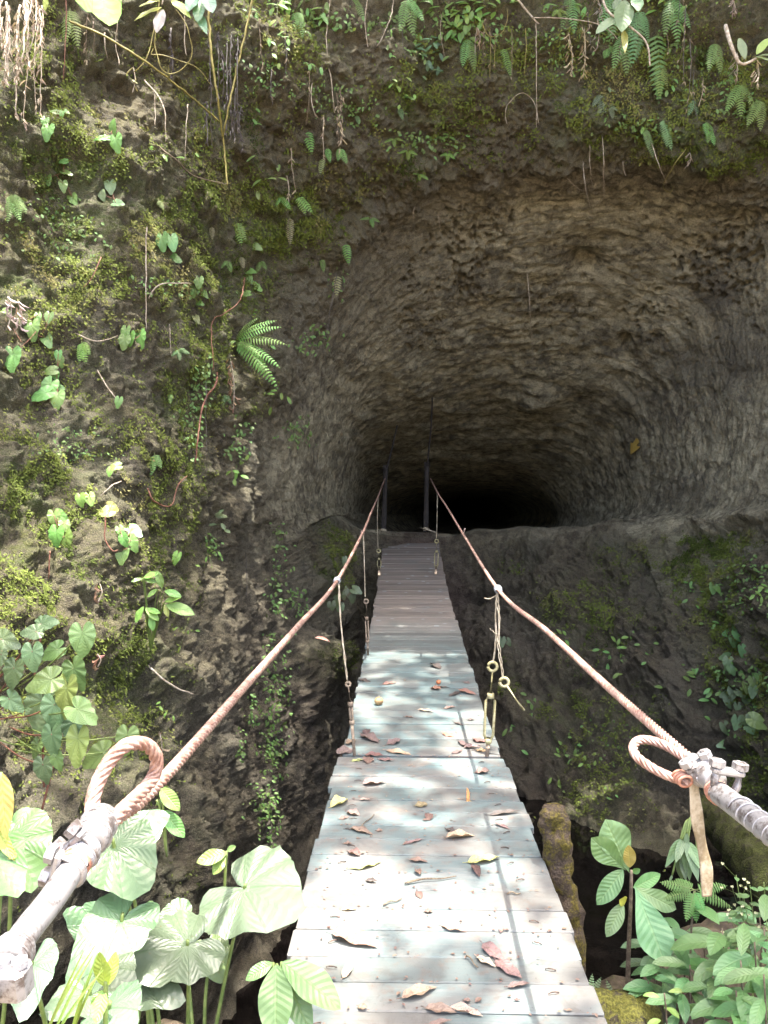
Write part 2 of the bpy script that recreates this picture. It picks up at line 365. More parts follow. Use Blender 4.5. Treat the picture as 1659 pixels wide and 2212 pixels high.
def heart(mb, base, axis, nrm, L, wf=1.0, cup=0.12, droop=0.25, tint=None, na=44, nr=9, mi=0, wave=0.035):
    """cordate leaf about its petiole; axis runs to the tip"""
    axis = axis.normalized(); side = axis.cross(nrm).normalized(); nn = side.cross(axis).normalized()
    tint = random.random() if tint is None else tint
    vs = [V(base)]; uv = [(0.0, 0.0)]; ph = random.random() * 6; bites = [(random.uniform(-2.6, 2.6), random.uniform(.06, .16), random.uniform(.05, .16)) for _ in range(random.choice([0, 1, 1, 2, 3]))]
    for j in range(1, nr + 1):
        f = j / nr
        for i in range(na):
            a = -PI + 2 * PI * (i + 0.5) / na; r = hr(a) * L * f * (1 + .018 * math.sin(a * 17 + ph) + .012 * math.sin(a * 31 - ph)) * (1 - f * f * sum(bd * max(0, 1 - ((a - ba) / bw) ** 2) for ba, bw, bd in bites))
            x = math.cos(a) * r; y = math.sin(a) * r * wf
            z = cup * abs(y) - droop * max(0, x) ** 2 / L - 0.5 * droop * max(0, -x) ** 2 / L - 0.16 * y * y / L
            z += wave * L * f * f * math.sin(ph + a * 9) + 0.008 * L * math.cos(a * 9) * f
            vs.append(base + axis * x + side * y + nn * z); uv.append(((a + PI) / (2 * PI), f))
    fs = [(0, 1 + i, 1 + (i + 1)) for i in range(na - 1)]
    for j in range(nr - 1):
        for i in range(na - 1):
            a = 1 + j * na + i; fs.append((a, a + na, a + na + 1, a + 1))
    mb.add(vs, fs, uv, tint, mi)
def frond(mb, base, axis, nrm, L, Wd, pairs=14, droop=0.9, mi=0, smi=1, gap=0.58, tip=0.25, sw=0.0012):
    axis = axis.normalized(); side = axis.cross(nrm)
    if side.length < 1e-3: side = axis.cross(V((1, 0.2, 0.1)))
    side.normalize(); nn = side.cross(axis).normalized(); p = V(base); pts = [p.copy()]; tt = random.random()
    for i in range(1, pairs + 3):
        t = i / (pairs + 2); ang = droop * t
        d = axis * math.cos(ang) - nn * math.sin(ang); ni = nn * math.cos(ang) + axis * math.sin(ang)
        p = p + d * (L / (pairs + 2)); pts.append(p.copy())
        if i < 2: continue
        w = Wd / 2 * (math.sin(PI * (0.22 + 0.78 * t)) ** 0.8 + 0.06)
        for sgn in (-1, 1):
            leaf(mb, p, side * sgn + d * 0.35, ni, w, L / pairs * gap, 0.5 + random.random() * 0.3, 0.05, 'pinna', 4, min(1, max(0, tt + random.uniform(-.15, .15))), mi=mi, cross=(-1, 0, 1))
    tube(mb, pts, sw, 4, smi, 0.4, False, sw * 0.4)

# ------------------------------------------------------------------ noise
_perm = RNG.permutation(256).astype(np.int32); _perm = np.concatenate([_perm, _perm, _perm])
_gr = RNG.normal(size=(256, 3)); _gr /= np.linalg.norm(_gr, axis=1)[:, None]; _gr = _gr.astype(np.float32)
def noise3(p):
    p = np.asarray(p, dtype=np.float32); i = np.floor(p).astype(np.int32); f = p - i; i &= 255
    u = f * f * f * (f * (f * 6 - 15) + 10); out = np.zeros(len(p), dtype=np.float32)
    for dx in (0, 1):
        for dy in (0, 1):
            for dz in (0, 1):
                h = _perm[_perm[_perm[(i[:, 0] + dx) & 255] + ((i[:, 1] + dy) & 255)] + ((i[:, 2] + dz) & 255)]
                g = _gr[h]; w = (u[:, 0] if dx else 1 - u[:, 0]) * (u[:, 1] if dy else 1 - u[:, 1]) * (u[:, 2] if dz else 1 - u[:, 2])
                out += w * (g[:, 0] * (f[:, 0] - dx) + g[:, 1] * (f[:, 1] - dy) + g[:, 2] * (f[:, 2] - dz))
    return out * 1.5
def fbm(p, oct=4, gain=0.5, lac=2.03):
    o = np.zeros(len(p), dtype=np.float32); a = 1.0
    for k in range(oct): o += a * noise3(p * (lac ** k) + k * 17.3); a *= gain
    return o
def sstep(x, a, b):
    t = np.clip((x - a) / (b - a), 0, 1); return t * t * (3 - 2 * t)

# ------------------------------------------------------------------ cliff and cave: sections read off along 14 radial profiles
ST = [  # left, then clockwise as seen from the bridge; (px, py, distance along the bridge)
 [(1000,1104,40),(840,1108,22),(770,1105,17.5),(748,1100,15),(715,1090,12.8),(670,1080,11.3),(610,1080,9.8),(500,1080,7.8),(300,1080,6.0),(0,1090,4.7),(-500,1100,3.0),(-1500,1100,1.6)],
 [(1000,1100,40),(845,1098,22),(782,1075,17.5),(762,1040,15),(735,990,12.8),(700,930,11.3),(640,860,9.9),(520,780,8.1),(320,680,6.6),(20,560,5.7),(-500,350,4.0),(-1500,0,2.6)],
 [(1000,1098,40),(862,1085,22),(806,1040,17.5),(790,980,15),(775,905,12.8),(750,805,11.3),(705,690,10),(560,520,8.6),(350,330,7.3),(60,30,6.2),(-400,-400,5.2),(-1200,-1400,4.2)],
 [(1000,1096,40),(930,1066,22),(900,1020,17.5),(890,950,15),(880,850,12.8),(870,705,11.3),(850,520,10.1),(770,390,9.0),(650,200,8.2),(560,0,7.9),(400,-500,8.0),(200,-1600,8.6)],
 [(1000,1096,40),(1010,1057,22),(1010,1015,17.5),(1020,930,15),(1040,800,12.8),(1060,640,11.3),(1090,450,10.2),(1120,300,9.3),(1130,150,9.0),(1140,0,8.9),(1150,-500,9.1),(1150,-1600,10.2)],
 [(1000,1096,40),(1080,1062,22),(1120,1020,17.5),(1160,940,15),(1220,800,12.8),(1310,620,11.3),(1410,430,10),(1480,305,9),(1520,160,8.7),(1600,0,8.6),(1900,-500,8.6),(2300,-1600,9.0)],
 [(1000,1098,40),(1140,1080,22),(1190,1060,17.5),(1270,990,15),(1375,870,12.8),(1510,735,11.2),(1670,560,9.9),(1830,420,9),(2000,300,8.3),(2100,250,7.6),(2600,0,6.5),(3600,-600,5)],
 [(1000,1102,40),(1170,1115,22),(1215,1115,17.5),(1310,1100,15),(1420,1080,12.8),(1530,1060,11.3),(1660,1050,10),(1780,1030,9),(1950,1010,8),(2150,990,7),(2600,980,5.5),(3600,900,3.5)],
 [(1000,1106,40),(1150,1145,22),(1190,1160,17.5),(1262,1160,15),(1345,1138,12.9),(1420,1165,11.7),(1480,1260,10.9),(1530,1400,10.2),(1600,1600,9.4),(1700,1850,8.4),(1850,2400,6),(2400,3400,4)],
 [(1000,1107,40),(1090,1156,22),(1100,1178,17.5),(1105,1192,15),(1115,1153,13.4),(1135,1180,12.9),(1160,1270,12.3),(1185,1400,11.5),(1220,1580,10.4),(1260,1790,9.0),(1300,2300,7),(1400,3400,5)],
 [(1000,1107,40),(1000,1156,22),(980,1178,17.5),(950,1192,15),(908,1157,13.7),(905,1172,13.35),(905,1260,12.8),(900,1400,12.2),(890,1560,11.5),(880,1750,10.7),(870,2100,8.5),(860,3400,5.5)],
 [(1000,1107,40),(900,1154,22),(860,1172,17.5),(820,1180,15),(785,1144,13.4),(768,1165,12.6),(742,1240,11.6),(722,1400,10.4),(705,1600,9.2),(690,1800,8.0),(640,2300,6.0),(500,3400,4)],
 [(1000,1106,40),(860,1130,22),(790,1136,17.5),(765,1136,15),(730,1125,13),(690,1140,11.6),(630,1200,10),(540,1350,8.0),(420,1600,6.0),(240,1950,4.4),(-150,2500,3.6),(-700,3400,2.6)],
 [(1000,1105,40),(850,1114,22),(778,1113,17.5),(752,1112,15),(718,1108,12.9),(672,1110,11.4),(605,1135,9.8),(480,1200,7.7),(270,1330,5.6),(-30,1520,3.95),(-500,1800,3.0),(-1400,2300,1.8)],
]
A = np.array([[tuple(P(*c)) + (c[0], c[1]) for c in row] for row in ST])          # 14 x 12 x 5
def cr(p0, p1, p2, p3, t): return 0.5 * ((2 * p1) + (p2 - p0) * t + (2 * p0 - 5 * p1 + 4 * p2 - p3) * t * t + (3 * p1 - p0 - 3 * p2 + p3) * t ** 3)
NSt, K = A.shape[:2]
# rows: dense along each profile
seglen = [4, 30, 30, 36, 62, 80, 90, 84, 80, 84, 20, 8]
rows = []; SP = []
for k in range(K - 1):
    for j in range(seglen[k + 1] if k else 8):
        t = j / (seglen[k + 1] if k else 8)
        rows.append(cr(A[:, max(k - 1, 0)], A[:, k], A[:, k + 1], A[:, min(k + 2, K - 1)], t)); SP.append(k + t)
rows.append(A[:, -1]); SP.append(K - 1)
R_ = np.array(rows)                                                               # NS x 14 x 5
wid = [np.linalg.norm(A[i, 7, 3:] - A[(i + 1) % NSt, 7, 3:]) + 0.5 * np.linalg.norm(A[i, 8, 3:] - A[(i + 1) % NSt, 8, 3:]) for i in range(NSt)]
cnt = [max(20, int(2000 * w / sum(wid))) for w in wid]
cols = []; TH = []
for i in range(NSt):
    for j in range(cnt[i]):
        t = j / cnt[i]; cols.append(cr(R_[:, (i - 1) % NSt], R_[:, i], R_[:, (i + 1) % NSt], R_[:, (i + 2) % NSt], t)); TH.append(i + t)
G = np.array(cols).transpose(1, 0, 2).astype(np.float64)                          # NS x NT x 5
NS_, NT_ = G.shape[:2]; SP = np.array(SP)[:, None] * np.ones((1, NT_)); TH = np.ones((NS_, 1)) * np.array(TH)[None, :]
XYZ = G[:, :, :3]; PX = G[:, :, 3]; PY = G[:, :, 4]
du = np.gradient(XYZ, axis=0); dv = np.roll(XYZ, -1, 1) - np.roll(XYZ, 1, 1)
N = np.cross(du, dv); N /= np.linalg.norm(N, axis=2)[:, :, None] + 1e-9
tc = np.array(CAM)[None, None, :] - XYZ
N *= np.sign(np.sum(N * tc, axis=2))[:, :, None]
p = XYZ.reshape(-1, 3).astype(np.float32); sp = SP.ravel(); px = PX.ravel(); py = PY.ravel(); thf = TH.ravel()
deep = sstep(sp, 0.8, 3.0)
ins = 1 - sstep(sp, 5.7, 7.0)                                                       # inside the cave
ins *= np.where((thf > 8.2) & (thf < 12.5), 1 - sstep(sp, 3.8, 4.6), 1)
calm = (1 - 0.80 * ins) * (1 + 0.6 * ((thf > 7.6) & (thf < 9.8)) * sstep(sp, 5.0, 6.0))
ridge = 1 - np.abs(noise3(p * 1.1 + 3.1)) * 2
dsp = (0.24 * fbm(p * 0.55, 2) + 0.13 * fbm(p * 1.6 + 9, 3) + 0.085 * (ridge - 0.4)) * calm
pl = np.stack([p[:, 0] * 1.0 + p[:, 2] * 0.3, p[:, 1] * 1.0, p[:, 2] * 4.2], 1)      # bedding
bed = 1 - np.abs(noise3(pl * 0.9 + 5)) * 2
dsp += 0.045 * bed * (0.5 + 0.1 * ins)
wob = .55 * fbm(p * 0.8 + 44, 3)
arc = np.stack([thf * 1.3, sp * 4.2 + wob, p[:, 0] * 0.3], 1)
dsp += ins * (0.022 * (1 - 2 * np.abs(noise3(arc * np.array([1.0, 1, 1])))) + 0.030 * fbm(p * 2.6 + 3, 3, .6) + 0.020 * (1 - 2 * np.abs(noise3(arc * np.array([1.4, 2.6, 1.5]) + 7))) + 0.007 * (1 - 2 * np.abs(noise3(arc * np.array([3.5, 6.0, 5.0]) + 17))))
crag = fbm(p * 5.5 + 31, 3, 0.6)
dsp += (0.062 * crag) * (1 - 0.86 * ins) + 0.024 * fbm(p * 12 + 61, 2) * (1 - .65 * ins) + 0.030 * (1 - .7 * ins) * (1 - 2 * np.abs(noise3(p * 9 + 2)))
dsp += 0.020 * (1 - .4 * ins) * fbm(p * 24, 2, 0.6) + 0.016 * (1 - ins) * (1 - 2 * np.abs(noise3(p * 19 + 8)))
lip = np.exp(-((sp - 6.55) / 0.28) ** 2) * sstep(thf, 1.2, 2.2) * (1 - sstep(thf, 6.2, 7.0)); dsp += lip * (0.07 + 0.10 * noise3(p * 1.7 + 90))
dsp *= 0.25 + 0.75 * deep
floorm = ((thf > 8.0) & (thf < 12.3)) * (1 - sstep(sp, 4.2, 5.4)); dsp *= 1 - 0.8 * floorm
near_bridge = np.exp(-((px - 905) / 90.0) ** 2) * ((thf > 8.5) & (thf < 12)) * sstep(sp, 3.0, 4.0)
dsp *= 1 - 0.8 * near_bridge
dsp += -0.05 * near_bridge
face = ((thf > 7.4) & (thf < 10.0)) * sstep(sp, 4.6, 5.4) * sstep(px, 960, 1080); dsp += face * (0.10 * fbm(p * 2.6 + 14, 3, .6) + 0.05 * crag + 0.06 * (1 - 2 * np.abs(noise3(p * np.array([2.4, 2.4, 1.2]) + 71))))
rim = np.interp(px, [930, 1200, 1350, 1480, 1660, 1900], [1160, 1162, 1150, 1136, 1108, 1070])
rs = (thf > 7.0) & (thf < 10.2) & (sp > 3.2) & (px > 960)
dsp_rim = (0.14 * np.exp(-((py - rim - 4) / 17.0) ** 2) - 0.10 * np.exp(-((py - rim - 62) / 34.0) ** 2)) * rs * sstep(px, 960, 1060)
dsp += dsp_rim * (1 + .6 * noise3(p * 2.2 + 8))
# a big hollow knob and a few holes in the ceiling
def blob(x, y, rx, ry): return np.exp(-(((px - x) / rx) ** 2 + ((py - y) / ry) ** 2))
dsp -= 0.30 * blob(1265, 565, 36, 24) + 0.12 * blob(1480, 360, 70, 22) - 0.22 * blob(1160, 850, 46, 30) + 0.3 * blob(1350, 735, 12, 14)
dsp += 0.35 * blob(690, 1215, 55, 90) + 0.35 * blob(655, 1430, 60, 60) + 0.16 * blob(1105, 1250, 80, 50) + 0.25 * blob(1420, 1480, 150, 60)
dsp -= 0.5 * blob(735, 1400, 28, 45) + 0.30 * blob(1080, 1290, 70, 9) + 0.2 * blob(1010, 1290, 40, 12)
dsp -= 0.25 * blob(90, 200, 30, 14)
Pd = XYZ + N * dsp.reshape(NS_, NT_, 1)
# pits left by burrowing insects, over the cave ceiling
cand = np.argwhere((PX > 860) & (PX < 1680) & (PY > 395) & (PY < 800) & (SP > 4.2) & (SP < 6.9))
wts = np.exp(-((PY[cand[:, 0], cand[:, 1]] - 560) / 150.0) ** 2) * (0.15 + (noise3(XYZ[cand[:, 0], cand[:, 1]] * 0.9 + 50) > -0.05))
for ci in RNG.choice(len(cand), 620, replace=False, p=wts / wts.sum()):
    i, j = cand[ci]; r = RNG.uniform(0.022, 0.042); dep = r * 3.0
    i0, i1 = max(i - 7, 0), min(i + 8, NS_); jj = [(j + q) % NT_ for q in range(-8, 9)]
    dd = np.linalg.norm(XYZ[i0:i1][:, jj] - XYZ[i, j], axis=2)
    Pd[i0:i1][:, jj]  # view for clarity
    w = np.clip(1.25 - dd / r, 0, 1) * dep
    for a, ii in enumerate(range(i0, i1)): Pd[ii, jj] -= N[ii, jj] * w[a][:, None]
# masks
def B(lst):
    o = np.zeros(len(px))
    for x, y, rx, ry, w in lst: o = np.maximum(o, w * blob(x, y, rx, ry))
    return o
out = sstep(sp, 6.2, 7.0) * np.where((thf > 7.6) & (thf < 11.6), 0, 1)
left = sstep(640 - px, 0, 380)
moss = out * (0.40 + 0.28 * fbm(p * 0.8 + 70, 2)) + out * B([(90, 640, 140, 60, 1), (20, 1180, 120, 190, 1), (200, 520, 300, 130, .6), (580, 470, 120, 70, .7), (420, 900, 60, 150, .6), (1540, 250, 220, 90, 1), (1380, 110, 160, 140, .5), (200, 1500, 120, 90, .8), (330, 1130, 90, 200, .35), (900, 220, 120, 90, .4), (20, 330, 180, 150, .6)])
moss = np.where((px > 330) & (py > 900), moss * (1 - 0.75 * sstep(px, 330, 480)), moss)
moss = np.maximum(moss, B([(690, 1225, 45, 80, .95), (655, 1440, 50, 40, .85), (1120, 1230, 110, 50, .35), (1560, 1350, 90, 90, .7), (1590, 1480, 60, 90, .8), (1110, 1490, 50, 60, .55), (1640, 1250, 60, 60, .5), (330, 1480, 60, 60, .5)]))
pale = ins * .75 * 1.25 * sstep(sp, 0.3, 1.2) * (1 - sstep(sp, 3.6, 5.0)) + ins * 0.52 * np.maximum(sstep(px, 850, 1150), sstep(py, 700, 950)) + ins * 0.12 + .22 * ((thf > 7.4) & (thf < 10.0)) * sstep(sp, 4.4, 5.0) * (noise3(p * 1.4 + 21) + .35) + ins * B([(1200, 560, 130, 60, 1.2), (1330, 520, 270, 130, 1.1), (1520, 540, 180, 200, 1.0), (1590, 900, 70, 170, .8), (960, 700, 150, 120, .5), (735, 930, 75, 150, 1.2), (1150, 850, 60, 40, .7), (1450, 980, 140, 90, .5), (1330, 700, 260, 60, .7), (665, 1050, 75, 120, 1.2), (800, 800, 80, 120, .8)]) + B([(1180, 1165, 130, 20, .35), (1500, 1150, 200, 30, .5), (770, 1170, 40, 25, .5), (110, 680, 60, 40, .35)])  # pale stone; vault, lip and deep-cave terms put bounced light into the colour
wet_dark = np.maximum(B([(1560, 640, 50, 60, .8), (1500, 770, 60, 60, .7), (1590, 760, 60, 110, .8), (1480, 1060, 60, 40, .5), (1400, 1560, 350, 150, .35), (1400, 1700, 400, 140, 1), (600, 1650, 200, 260, .7), (560, 1350, 140, 170, .5), (1320, 1340, 220, 120, .12), (250, 1900, 260, 260, .8), (340, 1600, 120, 160, .7), (200, 780, 130, 120, .5), (290, 1010, 140, 120, .4), (1400, 850, 60, 40, .5)]), 1 - sstep(sp, 0.3, 1.0))  # wet rock and dark patches; last term darkens the cave's innermost end
red = B([(985, 1290, 45, 110, .9), (1010, 1420, 50, 120, .6), (905, 1165, 70, 18, .9), (900, 250, 300, 160, .25), (1010, 330, 160, 70, .35), (600, 1500, 110, 120, .25), (1250, 380, 160, 60, .3), (1250, 1400, 330, 200, .45)])
below = rs * sstep(py - rim, 6, 40); wet_dark = np.maximum(wet_dark, .15 * below); red = np.maximum(red, .3 * below * (1 - sstep(px, 1150, 1400))); pale = np.maximum(pale, .55 * rs * sstep(rim - py, -14, 2) * (px > 1150)); moss = np.maximum(moss, .62 * below * sstep(px, 1050, 1250) * (.6 + .8 * noise3(p * .9 + 33)))
masks = np.stack([np.clip(moss, 0, 1), np.clip(pale, 0, 1), np.clip(wet_dark, 0, 1), np.clip(red, 0, 1)], 1).astype(np.float32)
verts = Pd.reshape(-1, 3)
ii, jj = np.meshgrid(np.arange(NS_ - 1), np.arange(NT_), indexing='ij'); j2 = (jj + 1) % NT_
quads = np.stack([ii * NT_ + jj, ii * NT_ + j2, (ii + 1) * NT_ + j2, (ii + 1) * NT_ + jj], -1).reshape(-1, 4).astype(np.int32)
me = bpy.data.meshes.new('cliff')
me.vertices.add(len(verts)); me.vertices.foreach_set('co', verts.astype(np.float32).ravel())
me.loops.add(quads.size); me.loops.foreach_set('vertex_index', quads.ravel())
me.polygons.add(len(quads)); me.polygons.foreach_set('loop_start', np.arange(0, quads.size, 4, dtype=np.int32))
me.polygons.foreach_set('use_smooth', np.ones(len(quads), dtype=bool))
me.update(calc_edges=True)
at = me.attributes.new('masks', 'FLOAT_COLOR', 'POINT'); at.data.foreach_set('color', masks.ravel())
lay = np.stack([thf * 2.0, sp * 5.0 + .35 * fbm(p * 1.2, 2), np.sqrt(np.maximum(p[:, 1], 0))], 1).astype(np.float32); al = me.attributes.new('layer', 'FLOAT_VECTOR', 'POINT'); al.data.foreach_set('vector', lay.ravel())
icv = me.attributes.new('inside', 'FLOAT', 'POINT'); icv.data.foreach_set('value', ins.astype(np.float32))
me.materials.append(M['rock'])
cliff = bpy.data.objects.new('cliff', me); COL.objects.link(cliff)
tag(cliff, 'mossy brown rock cliff around the mouth of a dark cave', 'cliff', kind='structure')
BV = BVHTree.FromPolygons(verts.tolist(), quads.tolist())
def hit(px_, py_):
    d = ray(px_, py_).normalized(); loc, nr, _, dist = BV.ray_cast(CAM, d, 60)
    if loc is None: loc = P(px_, py_, 7.0); nr = V((0.2, -1, 0.1))
    if nr.dot(d) > 0: nr = -nr
    return loc, nr.normalized()
def mpp(loc): return loc.y / F             # metres per picture pixel at that distance

# ------------------------------------------------------------------ registry of things that get their label at the end
REG = []
SETTLED = []
def reg(o, desc, cat, group, px_, py_, zone=None):
    o['category'] = cat; o['group'] = group; REG.append((o, desc, px_, py_, zone)); return o

# ------------------------------------------------------------------ water, near bank
def plane(name, x0, x1, y0, y1, z, mat, label, cat):
    mb = MB(); mb.add([(x0, y0, z), (x1, y0, z), (x1, y1, z), (x0, y1, z)], [(0, 1, 2, 3)])
    return tag(mb.build(name, mat), label, cat, kind='structure')
plane('water', -6, 9, -2, 15, -2.3, M['water'], 'still dark stream water at the bottom of the gorge', 'water')
xs = np.concatenate([np.linspace(-40, -4, 16)[:-1], np.linspace(-4, 5, 150), np.linspace(5, 40, 16)[1:]])
ys = np.concatenate([np.linspace(-40, -2, 16)[:-1], np.linspace(-2, 5.2, 125)])
gx, gy = np.meshgrid(xs, ys); q = np.stack([gx.ravel(), gy.ravel(), np.zeros(gx.size)], 1)
nz = fbm(q * 0.9, 4, 0.55); nz2 = fbm(q * 6, 3, 0.6)
edge = np.where(gx.ravel() < -0.2, 2.75, 3.25 + 0.35 * sstep(gx.ravel(), 0.5, 2.0)) + 0.22 * nz
gz = -0.42 + 0.10 * nz + 0.035 * nz2 + 0.10 * sstep(gx.ravel(), 1.0, 2.2) - 0.22 * np.exp(-((gx.ravel() - 0.1) / 0.55) ** 2)
gz = gz - 2.6 * sstep(gy.ravel() - edge, 0.0, 0.75)
mb = MB(); nxs = len(xs); mb.add(np.stack([gx.ravel(), gy.ravel(), gz], 1), [(a * nxs + b, a * nxs + b + 1, (a + 1) * nxs + b + 1, (a + 1) * nxs + b) for a in range(len(ys) - 1) for b in range(nxs - 1)])
bank = tag(mb.build('ground', M['soil']), 'brown leaf strewn earth bank at the near end of the footbridge', 'ground', kind='structure')
bankbv = BVHTree.FromPolygons(mb.v, mb.f)
def ground(x, y):
    loc, _, _, _ = bankbv.ray_cast(V((x, y, 3)), V((0, 0, -1)), 10); return loc if loc is not None else V((x, y, -0.42))

# ------------------------------------------------------------------ footbridge
DX = 0.10
DZ = [(0, 0), (4.4, 0), (4.7, -0.004), (5.5, 0.012), (6.4, 0.04), (7.5, 0.09), (8.6, 0.15), (9.8, 0.235), (10.7, 0.325), (11.5, 0.432), (12.3, 0.56), (13.2, 0.715), (14, 0.86)]
def deckz(y): return float(np.interp(y, [a for a, b in DZ], [b for a, b in DZ]))
X_, Y_, Z_ = V((1, 0, 0)), V((0, 1, 0)), V((0, 0, 1))
landing = empty('landing_platform', (DX, 3.0, 0)); tag(landing, 'pale weathered plank landing in front of the dark gap across the walkway', 'landing')
bridge = empty('suspension_footbridge', (DX, 8.5, 0)); tag(bridge, 'long narrow plank footbridge rising beyond the gap into the cave', 'footbridge')
bounds = [4.60, 4.45, 4.29, 4.12, 3.95, 3.80, 3.64, 3.49, 3.34, 3.19, 3.04, 2.90, 2.76, 2.60, 2.465, 2.32, 2.17, 2.02, 1.87, 1.72, 1.57, 1.42]
m1 = MB(); STP = []; rr = random.Random(4)
for a, b in zip(bounds, bounds[1:]):
    c = (a + b) / 2; w = 1.0 + rr.uniform(-0.012, 0.02); tl = rr.uniform(-0.007, 0.007)
    ax = V((1, rr.uniform(-0.006, 0.006), rr.uniform(-0.004, 0.004))).normalized(); ay = V((0, 1, tl)).normalized(); az = ax.cross(ay)
    box(m1, V((DX + rr.uniform(-0.008, 0.008), c, -0.019 + rr.uniform(-0.003, 0.003))), ax, ay, az, w, a - b - rr.choice([0.002, 0.003, 0.006]), 0.036, 0.004, tint=rr.uniform(0.25, 0.8))
    for sx in (-0.36, 0.365):
        if rr.random() < 0.9:
            x = DX + sx + rr.uniform(-0.02, 0.02); yy = c + rr.uniform(-0.02, 0.02); an = rr.uniform(-0.5, 0.5)
            d = V((math.cos(an), math.sin(an), 0)); n0 = V((x, yy, 0.002))
            st = MB(); STP.append(st); tube(st, [n0 - d * 0.018, n0 - d * 0.009 + Z_ * 0.004, n0 + d * 0.006 + Z_ * 0.005, n0 + d * 0.018 + V((0, .004, 0))], 0.0022, 5)
m1.build('deck', M['plank'], landing, smooth=False)
for st in STP: st.build('staple', M['staple'], landing)
bm_ = MB()
for sx in (-0.4, 0.4): box(bm_, V((DX + sx, 3.0, -0.10)), X_, Y_, Z_, 0.09, 3.1, 0.12, 0.006)
bm_.build('bearer', M['dark_post'], landing, smooth=False)
m2 = MB(); y = 4.645
while y < 13.25:
    w = rr.choice([0.145, 0.15, 0.155]); c = y + w / 2; z = deckz(c); sl_ = (deckz(c + .1) - deckz(c - .1)) / .2
    ay = V((0, 1, sl_ + rr.uniform(-.008, .008))).normalized(); ax = V((1, rr.uniform(-0.005, 0.005), rr.uniform(-0.005, 0.005))).normalized(); az = ax.cross(ay)
    box(m2, V((DX + rr.uniform(-0.008, 0.008), c, z - 0.019 + rr.uniform(-0.003, 0.003))), ax, ay, az, 0.965 + rr.uniform(-0.012, 0.014), w - rr.choice([0.002, 0.003, 0.005]), 0.036, 0.004, tint=rr.uniform(0.2, 0.85))
    y += w
m2.build('deck', M['plank'], bridge, smooth=False)
for sx in (-0.42, 0.42):
    cb = MB(); twisted(cb, catmull([V((DX + sx, yy, deckz(yy) - 0.052)) for yy in np.linspace(1.5, 13.6, 16)], 0.06), 0.013, 0.12, 6, 2)
    cb.build('deck_cable', M['pale_rope'], bridge)
def on_deck(px_, py_, lift=0.0):
    d = ray(px_, py_); z = 0.0; pt = None
    for _ in range(8):
        pt = CAM + d * ((z + lift - CAM.z) / d.z); z = deckz(pt.y)
    return pt

# ------------------------------------------------------------------ hand ropes
Lp = [P(150, 1885, .965), P(205, 1802, 1.03), P(262, 1760, 1.13), P(345, 1690, 1.317), P(525, 1487, 2.0), P(640, 1357, 2.97), P(728, 1255, 4.7), P(785, 1148, 7.2), P(803, 1104, 9.2), P(817, 1072, 11.5), P(832, 1032, 14.0)]
Rp = [P(1580, 1722, 1.40), P(1500, 1648, 1.57), P(1300, 1472, 2.23), P(1180, 1362, 3.13), P(1075, 1272, 4.7), P(1003, 1158, 7.3), P(967, 1098, 9.6), P(945, 1064, 11.5), P(930, 1034, 14.0)]
def rope_points(ctrl, step=0.008):
    return catmull(ctrl, step)
def hand_rope(ctrl, label, split):
    r = empty('hand_rope', ctrl[1]); tag(r, label, 'hand rope', 'wire hand ropes along the footbridge')
    mb = MB(); twisted(mb, rope_points(ctrl, 0.0085), 0.0115, 0.100, 6, 4); mb.build('cable', M['rusty_rope'], r)
    return r
LR = hand_rope(Lp, 'rusty twisted wire rope with an upright loop, left of the walkway', 5)
RR = hand_rope(Rp, 'rusty twisted wire rope with a sideways loop and hanging strap, right of the walkway', 4)
def part_tube(name, pts, r, mat, parent, seg=14, **k):
    mb = MB(); tube(mb, pts, r, seg, **k); return mb.build(name, mat, parent)
def collar(pt, axis, r, h, mat, parent, name='collar'):
    mb = MB(); a = axis.normalized()
    tube(mb, [pt - a * h / 2, pt - a * h * .35, pt, pt + a * h * .35, pt + a * h / 2], [r * .8, r, r * 1.08, r, r * .8], 12)
    for sgn in (-0.2, 0.22): torus(mb, pt + a * h * sgn, a, r * 1.05, r * 0.16, 16, 6)
    return mb.build(name, mat, parent)
collar(P(728, 1254, 4.7), Lp[7] - Lp[6], 0.019, 0.055, M['grey_metal'], LR)
collar(P(783, 1151, 7.12), Lp[7] - Lp[6], 0.017, 0.05, M['pale_rope'], LR)
collar(P(1076, 1273, 4.68), Rp[5] - Rp[4], 0.021, 0.06, M['grey_metal'], RR)
hk = MB(); q = P(1003, 1158, 7.3); tube(hk, [q, q + V((0, 0, .05)), q + V((.006, 0, .075))], 0.008, 6); hk.build('hook', M['pale_rope'], RR)

# left end fitting: loop, ferrule, clamps, white sleeve
axL = (P(225, 1790, 1.06) - P(60, 2012, .86)).normalized(); _, sL, uL = frame(axL)
lp = [P(205, 1800, 1.03), P(199, 1742, 1.06), P(212, 1690, 1.08), P(240, 1640, 1.10), P(277, 1608, 1.12), P(318, 1610, 1.15), P(338, 1640, 1.17), P(330, 1680, 1.17), P(300, 1716, 1.13), P(262, 1752, 1.08), P(225, 1795, 1.04)]
mb = MB(); twisted(mb, catmull(lp, 0.004), 0.0108, 0.085, 6, 5); mb.build('loop', M['rusty_rope'], LR)
fe0, fe1 = P(245, 1760, 1.06), P(185, 1815, 1.01)
def ferrule(a, b, r, name, mat, parent, sq=1.0):
    mb = MB(); ax = (b - a); n = 9
    tube(mb, [a + ax * t for t in (0, .03, .12, .5, .88, .97, 1)], [r * .80, r * .93, r, r * 1.03, r, r * .93, r * .8], 18)
    torus(mb, a + ax * .32, ax, r * 1.02, r * .07, 24, 6); torus(mb, a + ax * .72, ax, r * 1.02, r * .07, 24, 6)
    return mb.build(name, mat, parent)
ferrule(P(222, 1764, 1.07), P(192, 1822, 1.01), 0.0245, 'ferrule', M['white_metal'], LR)
